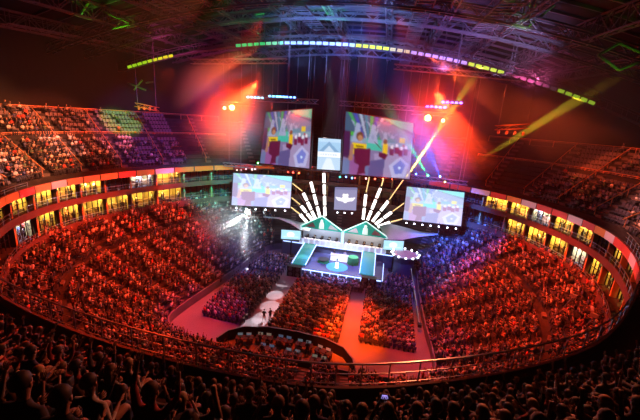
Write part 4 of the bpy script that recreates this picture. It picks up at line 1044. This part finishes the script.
# ---- people on the stage and on the floor
for bx, nm in ((-4.15, 'left'), (4.05, 'right')):
    for k in range(5):
        x = bx-2.9+k*1.45
        sh = ((.02, .02, .025), (.75, .72, .65))[k % 2] if nm == 'left' else ((.7, .4, .12), (.8, .5, .2))[k % 2]
        p_ = person(x, 61.3, 2.8, PI, 'sit', f'player at a desk in the {nm} booth, {["first", "second", "third", "fourth", "fifth"][k]} from the left', f'players in the {nm} booth', sh, HN[k % 3][0], 0)
        r_ = empty('gaming_desk', (x, 60.55, 2.8), label=f'desk with white edge in the {nm} booth, {["first", "second", "third", "fourth", "fifth"][k]} from the left', cat='desk', group=f'desks in the {nm} booth')
        b = MB(); b.box((0, 0, .74), (1.35, .6, .05)); b.build('desk_top', white_m, r_)
        for s in (-1, 1): b = MB(); b.box((s*.6, 0, .36), (.05, .5, .72)); b.build('leg', white_m, r_)
        r_ = empty('computer_monitor', (x, 60.5, 3.57), label=f'monitor seen from behind on the desk in the {nm} booth, {["first", "second", "third", "fourth", "fifth"][k]} from the left', cat='monitor', group=f'monitors in the {nm} booth')
        b = MB(); b.box((0, 0, .3), (.58, .04, .34)); b.build('housing', dark, r_); b = MB(); b.box((0, 0, .08), (.05, .05, .16)); b.box((0, 0, .01), (.25, .2, .02)); b.build('stand', dark, r_)
        b = MB(); b.box((0, .025, .3), (.54, .01, .3)); b.build('display_panel', gel('mon', (.6, .75, 1), 3), r_)
        r_ = empty('office_chair', (x, 61.45, 2.8), label=f'chair behind the desk in the {nm} booth, {["first", "second", "third", "fourth", "fifth"][k]} from the left', cat='chair', group=f'chairs in the {nm} booth')
        b = MB(); b.box((0, 0, .40), (.5, .45, .08)); b.build('seat', dark, r_); b = MB(); b.box((0, .24, .85), (.48, .08, .8)); b.build('backrest', dark, r_); b = MB(); b.tube([(0, 0, 0), (0, 0, .05), (0, 0, .38)], [.28, .06, .04], 8); b.build('base', dark, r_)
for (x, y, z, nm, sh) in ((-1.1, 58.2, 1.2, 'person in dark clothes standing left behind the white host desk', 0), (.9, 58.3, 1.2, 'person in a white shirt standing right behind the white host desk', 3)):
    person(x, y, z, PI, 'stand', nm, shirt=SHN[sh][0], hair=HN[1][0])
a1 = atz(264, 321, 0); a2 = atz(270, 320, 0); a3 = atz(355, 288, 0); a4 = atz(360, 290, 0)
for p, nm, sh in ((a1, 'person in black on the white-lit floor between seat blocks, left one of two', 0), (a2, 'person in black on the white-lit floor between seat blocks, right one of two', 0), (a3, 'person in dark red walking right of the middle seat block, left one of two', 4), (a4, 'person in dark grey walking right of the middle seat block, right one of two', 1)):
    person(p.x, p.y, 0, rng.uniform(-1, 1), 'stand', nm, shirt=SHN[sh][0], hair=HN[0][0])
# technical area at the back of the floor: curved black drape wall, desks, monitors, operators
FP = [(-9.8, 30.6), (-9.3, 32.2), (-7.8, 33.5), (-5.0, 34.3), (-1.5, 34.5), (2, 34.2), (4.4, 33.2), (5.6, 31.6), (5.9, 30.6)]
root = empty('technical_area_wall', (-2, 32, 0), label='curved black draped wall around the technical desks at the back of the floor', cat='partition')
b = MB()
for a, c_ in zip(FP[:-1], FP[1:]): b.bar(Vector((a[0]+2, a[1]-32, .65)), Vector((c_[0]+2, c_[1]-32, .65)), .12, 1.3)
b.build('drape', drape, root); b = MB()
for a, c_ in zip(FP[:-1], FP[1:]): b.bar(Vector((a[0]+2, a[1]-32, 1.32)), Vector((c_[0]+2, c_[1]-32, 1.32)), .16, .06)
b.build('top_rail', steel, root)
for k, (x, y, rz) in enumerate(((-7.2, 32.3, .3), (-5.0, 33.0, .12), (-2.6, 33.2, 0), (-.2, 33.1, 0), (2.2, 32.6, -.25), (-4, 31.2, 0), (-1, 31.2, 0), (2, 31.0, 0))):
    wd = ordn[k] if k else 'leftmost'
    r_ = empty('control_desk', (x, y, 0), rz, f'control desk in the technical area, {wd} of eight from the back left', 'desk', 'control desks')
    b = MB(); b.box((0, 0, .78), (2.0, .8, .07)); b.build('desk_top', mat('desk_top', (.06, .05, .05), .5), r_)
    for s in (-1, 1): b = MB(); b.box((s*.9, 0, .37), (.06, .7, .74)); b.build('leg', dark, r_)
    Rz = Matrix.Rotation(rz, 3, 'Z')
    for j in (-1, 1):
        q = Vector((x, y, .815))+Rz@Vector((j*.5, .15, 0)); r2 = empty('computer_monitor', q, rz, f'lit monitor on the {wd} control desk, {"left" if j < 0 else "right"} one', 'monitor', 'monitors on the control desks')
        b = MB(); b.box((0, .03, .3), (.62, .04, .38)); b.build('housing', dark, r2); b = MB(); b.box((0, 0, .3), (.56, .02, .32)); b.build('display_panel', gel('mon%d' % (k % 3), [(.7, .85, 1), (1, .9, .7), (.4, .6, 1)][k % 3], 1.0 if (k*3+j) % 4 == 0 else .12), r2)
        b = MB(); b.box((0, .03, .05), (.06, .06, .12)); b.box((0, .03, .01), (.28, .2, .02)); b.build('stand', dark, r2)
    for j in (-1, 1):
        q = Vector((x, y, 0))+Rz@Vector((j*.45+.1, -.65, 0))
        person(q.x, q.y, 0, rz+rng.normal(0, .2), 'stand' if (k+j) % 4 == 0 else 'sit', f'operator in dark clothes at the {wd} control desk, {"left" if j < 0 else "right"} one', 'operators in the technical area', SHN[[0, 1, 0, 4][(k+j) % 4]][0], HN[k % 3][0], 0)
        if (k+j) % 4:
            b = MB(); b.box((0, 0, .40), (.45, .42, .06)); b.box((0, -.26, .7), (.45, .05, .45))
            for sx in (-1, 1):
                for sy in (-1, 1): b.bar((sx*.19, sy*.18, 0), (sx*.19, sy*.18, .4), .03)
            o = b.build('folding_chair', dark, at=(q.x, q.y, 0)); o.rotation_euler.z = rz; tag(o, f'black chair at the {wd} control desk, {"left" if j < 0 else "right"} one', 'chair', 'chairs at the control desks')
# camera crane at the right of the floor and platform cameras in the tiers
def tripod_cam(p, h, label):
    r_ = empty('broadcast_camera', p, h, label, 'camera')
    for k in range(3):
        a = k*2.094; b = MB(); b.tube([(0, 0, 1.35), (.55*math.cos(a), .55*math.sin(a), 0)], .04, 6); b.build('leg', steel, r_)
    b = MB(); b.box((0, 0, 1.55), (.28, .6, .35)); b.build('camera_body', mat('camera_grey', (.3, .3, .32), .4), r_); b = MB(); b.tube([(0, .3, 1.55), (0, .7, 1.55)], [.1, .13], 10); b.build('lens', dark, r_)
    b = MB(); b.box((0, -.4, 1.7), (.3, .06, .2)); b.build('viewfinder', dark, r_)
for (px, py, lb) in ((168, 210, 'on the left lower tier'), (511, 250, 'at the top of the red right tier'), (534, 285, 'among the dark seats of the right lower tier'), (569, 311, 'on a post right of the red crowd'), (590, 330, 'furthest right below the lodges')):
    # stand it on the tier surface
    best = None; d = CF*FPX+CR*(px-320)-CU*(py-210); d /= np.linalg.norm(d)
    for t in np.arange(15, 90, .1):
        P = CAMP+d*t
        wgt = np.hypot(OUT[:, 0]-P[0], OUT[:, 1]-P[1])
        bi = None
        for i in range(0, NU, 4):
            v = OUT[i]-INN[i]; f = float((P[:2]-INN[i])@v/(v@v))
            if 0 < f < LT and abs(np.cross(v, P[:2]-INN[i]))/np.linalg.norm(v) < .3: bi = (i, f); break
        if bi:
            k = int(bi[1]/LT*LROWS); z = LZ0+LDZ*k
            if P[2] <= z+.1: best = (P[0], P[1], z, bi[0]); break
    if best: tripod_cam((best[0], best[1], best[2]), heading(best[:2]), 'grey broadcast camera on a tripod '+lb)
cr = atz(413, 300, 0); root = empty('camera_crane', (cr.x, cr.y, 0), label='long camera crane standing in the aisle right of the right seat block', cat='crane')
b = MB(); b.tube([(0, 0, 0), (0, 0, .15), (0, 0, 1.6)], [.5, .12, .1], 10); b.build('base', steel, root)
b = MB(); b.tube([(.3, -8.2, .9), (0, 0, 1.7), (-.5, 4.5, 3.2)], [.09, .12, .07], 8); b.build('crane_arm', alu, root); b = MB(); b.box((.3, -8.2, .9), (.5, .6, .4)); b.build('counterweight', dark, root)
b = MB(); b.box((-.5, 4.6, 3.0), (.25, .45, .3)); b.build('camera_head', dark, root)
person(cr.x+1.0, cr.y-3, 0, .2, 'stand', 'operator in dark clothes standing beside the camera crane', shirt=SHN[0][0])

# ------------------------------------------------------------------ light
RED = (1, .045, .008); ORG = (1, .045, .006)
def wash(loc, tgt, col, e, size, label=None, blend=.6, r=.25): return lamp('SPOT', 'wash', loc, tgt, col, e*WK, size, blend, r)
K = 3.0; WK = .6
# red washes on the side tiers
wash((-14, 52, 31), (-28, 40, 6), RED, 90000*K, 52); wash((-8, 38, 36), (-24, 31, 4), RED, 50000*K, 55)
wash((12, 52, 31), (25, 45, 5), RED, 95000*K, 48); wash((6, 36, 36), (22, 34, 4), RED, 45000*K, 55)
wash((0, 44, 36), (0, 24, 3), ORG, 26000*K, 40); wash((-6, 40, 36), (-12, 24, 3), ORG, 14000*K, 42)
# floor: orange-red aisle, seat blocks, magenta sides
wash((4.7, 24, 38), (4.7, 36.5, 0), (1, .06, .004), 220000*K, 15, blend=1.); wash((4.7, 24, 38), (4.8, 42.5, 0), (1, .045, .008), 300000*K, 11, blend=1.); wash((0, 48, 34), (-1.5, 41, 0), (1, .07, .01), 42000*K, 24)
wash((12, 50, 33), (10, 40, 0), (1, .06, .01), 26000*K, 15); wash((-14, 52, 33), (-12, 42, 0), (1, .05, .03), 11000*K, 20)
wash((-8, 22, 38), (-14.5, 36, 0), (.3, .01, .22), 26000*K, 18); wash((8, 24, 38), (14, 37, 0), (.3, .01, .2), 15000*K, 16)
# white patterned streaks on the floor
for (px, py, e, sz) in ((284, 283, 16000, 4.5), (275, 295, 22000, 4), (270, 306, 22000, 4), (263, 318, 22000, 4), (253, 326, 26000, 4.5), (290, 272, 16000, 4), (362, 287, 12000, 3.5), (357, 296, 9000, 3), (205, 322, 22000, 4.5), (210, 308, 14000, 3), (300, 268, 10000, 4)):
    t = atz(px, py, 0); wash((t.x+4, 60.5, 30), t, (1, .8, .85), e*7, sz*1.1, blend=.3, r=.05)
# upper tiers
wash((-8, 30, 37), (-40, 32, 21.5), (1, .24, .08), 220000, 36); wash((-12, 48, 35), (-40, 44, 21.5), (1, .14, .05), 130000, 28)
wash((10, 34, 37), (38, 38, 21), (1, .26, .18), 110000, 36); wash((10, 50, 35), (36, 52, 22), (1, .10, .02), 150000, 24)
wash((0, 26, 38), (-34, 54, 21), (.15, .12, 1), 70000, 26)
for t, s_ in (((-33, 30.5, 20), 6), ((-36, 40, 21), 5)): wash((-5, 50, 36), t, (.9, .8, 1), 50000, s_+3)
wash((8, 22, 38), (37, 36, 20.5), (.9, .75, .9), 60000, 14)
wash((-2, 26, 38), (-36.5, 50, 24), (.25, 1, .01), 200000, 9)
# coloured washes at the stage end
wash((-2, 28, 38), (-22, 59, 8), (.03, .6, .45), 150000, 22); wash((-2, 28, 38), (-17, 56, 3), (.12, .2, 1), 30000, 30)
wash((4, 28, 38), (21, 60, 6), (.02, .14, 1), 220000, 20); wash((4, 28, 38), (15, 56, 2), (.1, .1, 1), 60000, 26)
wash((0, 44, 33), (0, 55, 1), (.2, .25, 1), 160000, 24); wash((-2, 45, 33), (0, 61, 5), (.7, .8, 1), 120000, 18)
wash((0, 50, 30), (0, 50, 0), (.6, .2, .8), 10000, 36)
for t in (aty(290, 220, 59.5), aty(405, 233, 59.5)): wash((t.x*.4, 50, 12), t, (.95, .95, 1), 3800, 34)
for px, py, Y, c_, e, sz in ((205, 186, 58, (.02, .7, .45), 200000, 16), (228, 182, 62, (.05, .35, 1), 160000, 12), (175, 190, 54, (.1, .3, .8), 90000, 12), (458, 222, 63, (.02, .16, 1), 400000, 16), (474, 212, 60, (.1, .4, 1), 60000, 9), (440, 240, 60, (.03, .1, 1), 120000, 14), (432, 262, 54, (.1, .05, .6), 16000, 14), (255, 262, 54, (.1, .2, .9), 60000, 16)):
    wash((0, 30, 38), aty(px, py, Y), c_, e, sz)
# foreground spectators: weak red from the hall, cold rim light on the left
wash((-16, 34, 30), (-10, 9, 20), RED, 60000, 40); wash((10, 34, 33), (16, 9, 20), RED, 900, 60)
wash((-20, 36, 28), (-14, 10, 20), (.35, .5, 1), 4500, 40)
wash((12, 32, 30), (8, 4, 22), (1, .2, .08), 22000, 40)
# glow of the two amber lamps in the haze
for p in (FL, FR):
    lamp('POINT', 'lamp_glow', p+Vector((0, -.9, 0)), col=(1, .018, .002), e=4800, r=.3)
lamp('POINT', 'lamp_glow', aty(445, 119, 50)+Vector((0, -1, 0)), col=(1, .03, .03), e=400, r=.3)
lamp('POINT', 'lamp_glow', aty(300, 172, 57)+Vector((0, -1, 0)), col=(1, .03, .02), e=400, r=.3)
lamp('POINT', 'lamp_glow', aty(388, 182, 57)+Vector((0, -1, 0)), col=(1, .03, .02), e=500, r=.3)
# roof uplights: blue and violet in the middle, green here and there
for (x, y, t, c_, e) in ((-6, 46, (-6, 56, 40), (.2, .35, 1), 14000), (3, 44, (2, 52, 40), (.25, .4, 1), 12000), (-15, 46, (-15, 54, 40), (.1, .8, .3), 1500), (12, 46, (13, 53, 40), (.5, .25, 1), 4000), (20, 44, (20, 52, 40), (.5, .35, .8), 5000),
                         (0, 62, (0, 70, 38), (.08, .08, .9), 9000), (12, 60, (14, 70, 36), (.3, .03, .7), 3000), (-14, 60, (-14, 70, 36), (.1, .1, .7), 4000), (-28, 48, (-30, 56, 36), (.8, .05, .3), 4000), (24, 50, (25, 57, 36), (.7, .1, .3), 3000)):
    wash((x, y, 32.5), t, c_, e*1.7, 85, r=.3)
for (p, Y, e) in (((120, 22), 44, 9000), ((84, 8), 42, 6000), ((140, 86), 55, 5000), ((520, 20), 46, 7000), ((620, 58), 40, 1800)):
    t = aty(*p, Y); wash(t+Vector((0, -2.5, -5)), t, (.35, 1, .05), e*.35, 34)
YB = 18
# visible beams through the haze: bright narrow spots
def beam(a, b, col, e, size, r=.06): return lamp('SPOT', 'beam', a, b, col, e*YB, size, .25, r)
beam(aty(445, 181, 57), aty(640, 62, 54), (1, .7, .03), 20000, 4.6)
beam(aty(404, 181, 57), aty(507, 28, 54), (1, .8, .05), 110000, 3.6)
beam(aty(441, 179, 57.5), aty(427, 147, 56), (0, .07, 1), 9000, 9)
beam(aty(428, 176, 57.5), aty(416, 156, 56.5), (0, 1, .1), 12000, 8)
beam(aty(259, 162, 59.2), aty(259, 60, 59), (.05, 1, .12), 9000, 6)
beam(aty(311, 112, 56), aty(300, 60, 58), (1, .9, .2), 3000, 5); beam(aty(363, 115, 58), aty(353, 30, 55), (1, .85, .4), 4000, 4)
wbm = aty(247, 212, 57)
for tp, e, sz in (((195, 252), 80000, 24), ((243, 262), 60000, 16), ((215, 235), 50000, 20), ((270, 230), 16000, 14)):
    t = aty(*tp, 52); beam(wbm, t, (.95, .95, 1), e*.028, sz, .1)
fixture('spot_lamp', wbm+Vector((0, .2, 0)), aty(225, 240, 48), (.95, .95, 1), 400, 'dazzling white spot lamp below the low left video screen', size=.45, lens=.36)
for px, tp in ((406, (300, 300)), (420, (380, 300))): pass
beam(aty(468, 172, 59), aty(440, 300, 50), (.2, .4, 1), 2500, 10)

# thicker smoke drifting around the glaring lamps
def smoke(p, rad, dens, label):
    b = MB(); b.ball((0, 0, 0), rad, 20, 14); m = bpy.data.materials.new('smoke'); m.use_nodes = True; nt = m.node_tree; N = nt.nodes; L = nt.links
    N.remove(N['Principled BSDF']); v = N.new('ShaderNodeVolumeScatter'); L.new(v.outputs['Volume'], N['Material Output'].inputs['Volume'])
    tc = N.new('ShaderNodeTexCoord'); ln = N.new('ShaderNodeVectorMath'); ln.operation = 'LENGTH'; L.new(tc.outputs['Object'], ln.inputs[0])
    mr = N.new('ShaderNodeMapRange'); mr.interpolation_type = 'SMOOTHSTEP'; mr.inputs['From Min'].default_value = 0; mr.inputs['From Max'].default_value = rad*.98
    mr.inputs['To Min'].default_value = dens; mr.inputs['To Max'].default_value = 0; L.new(ln.outputs['Value'], mr.inputs['Value']); L.new(mr.outputs['Result'], v.inputs['Density'])
    o = b.build('smoke', m, at=p, smooth=True); tag(o, label, 'smoke', kind='stuff')
smoke(FL, 9.5, .075, 'reddish smoke glowing around the orange lamp left of the screens')
smoke(FR+Vector((1.5, 0, -.5)), 10.5, .07, 'red smoke glowing around the orange lamp right of the screens')
smoke(aty(225, 236, 53), 8, .25, 'pale haze catching the white beam at the left of the stage')
smoke(aty(428, 160, 57), 5, .1, 'haze catching the blue and green beams right of the screens')
smoke(aty(560, 110, 54), 12, .05, 'thin haze catching the yellow beam at the upper right')
# haze filling the hall
w = bpy.data.worlds.new('world'); sc.world = w; w.use_nodes = True; nt = w.node_tree
nt.nodes['Background'].inputs['Color'].default_value = (.012, .008, .02, 1); nt.nodes['Background'].inputs['Strength'].default_value = .3
v = nt.nodes.new('ShaderNodeVolumeScatter'); v.inputs['Density'].default_value = .00045; v.inputs['Anisotropy'].default_value = 0; v.inputs['Color'].default_value = (1, 1, 1, 1)
nt.links.new(v.outputs['Volume'], nt.nodes['World Output'].inputs['Volume'])
sc.view_settings.view_transform = 'Standard'; sc.view_settings.look = 'None'; sc.view_settings.exposure = 0.0; sc.view_settings.gamma = 1
sc.cycles.use_denoising = True; sc.cycles.denoising_prefilter = 'ACCURATE'
sc.cycles.max_bounces = 3; sc.cycles.diffuse_bounces = 0; sc.cycles.glossy_bounces = 2; sc.cycles.volume_bounces = 0; sc.cycles.transmission_bounces = 2
sc.cycles.sample_clamp_indirect = 4; sc.cycles.sample_clamp_direct = 0; sc.cycles.caustics_reflective = False; sc.cycles.caustics_refractive = False
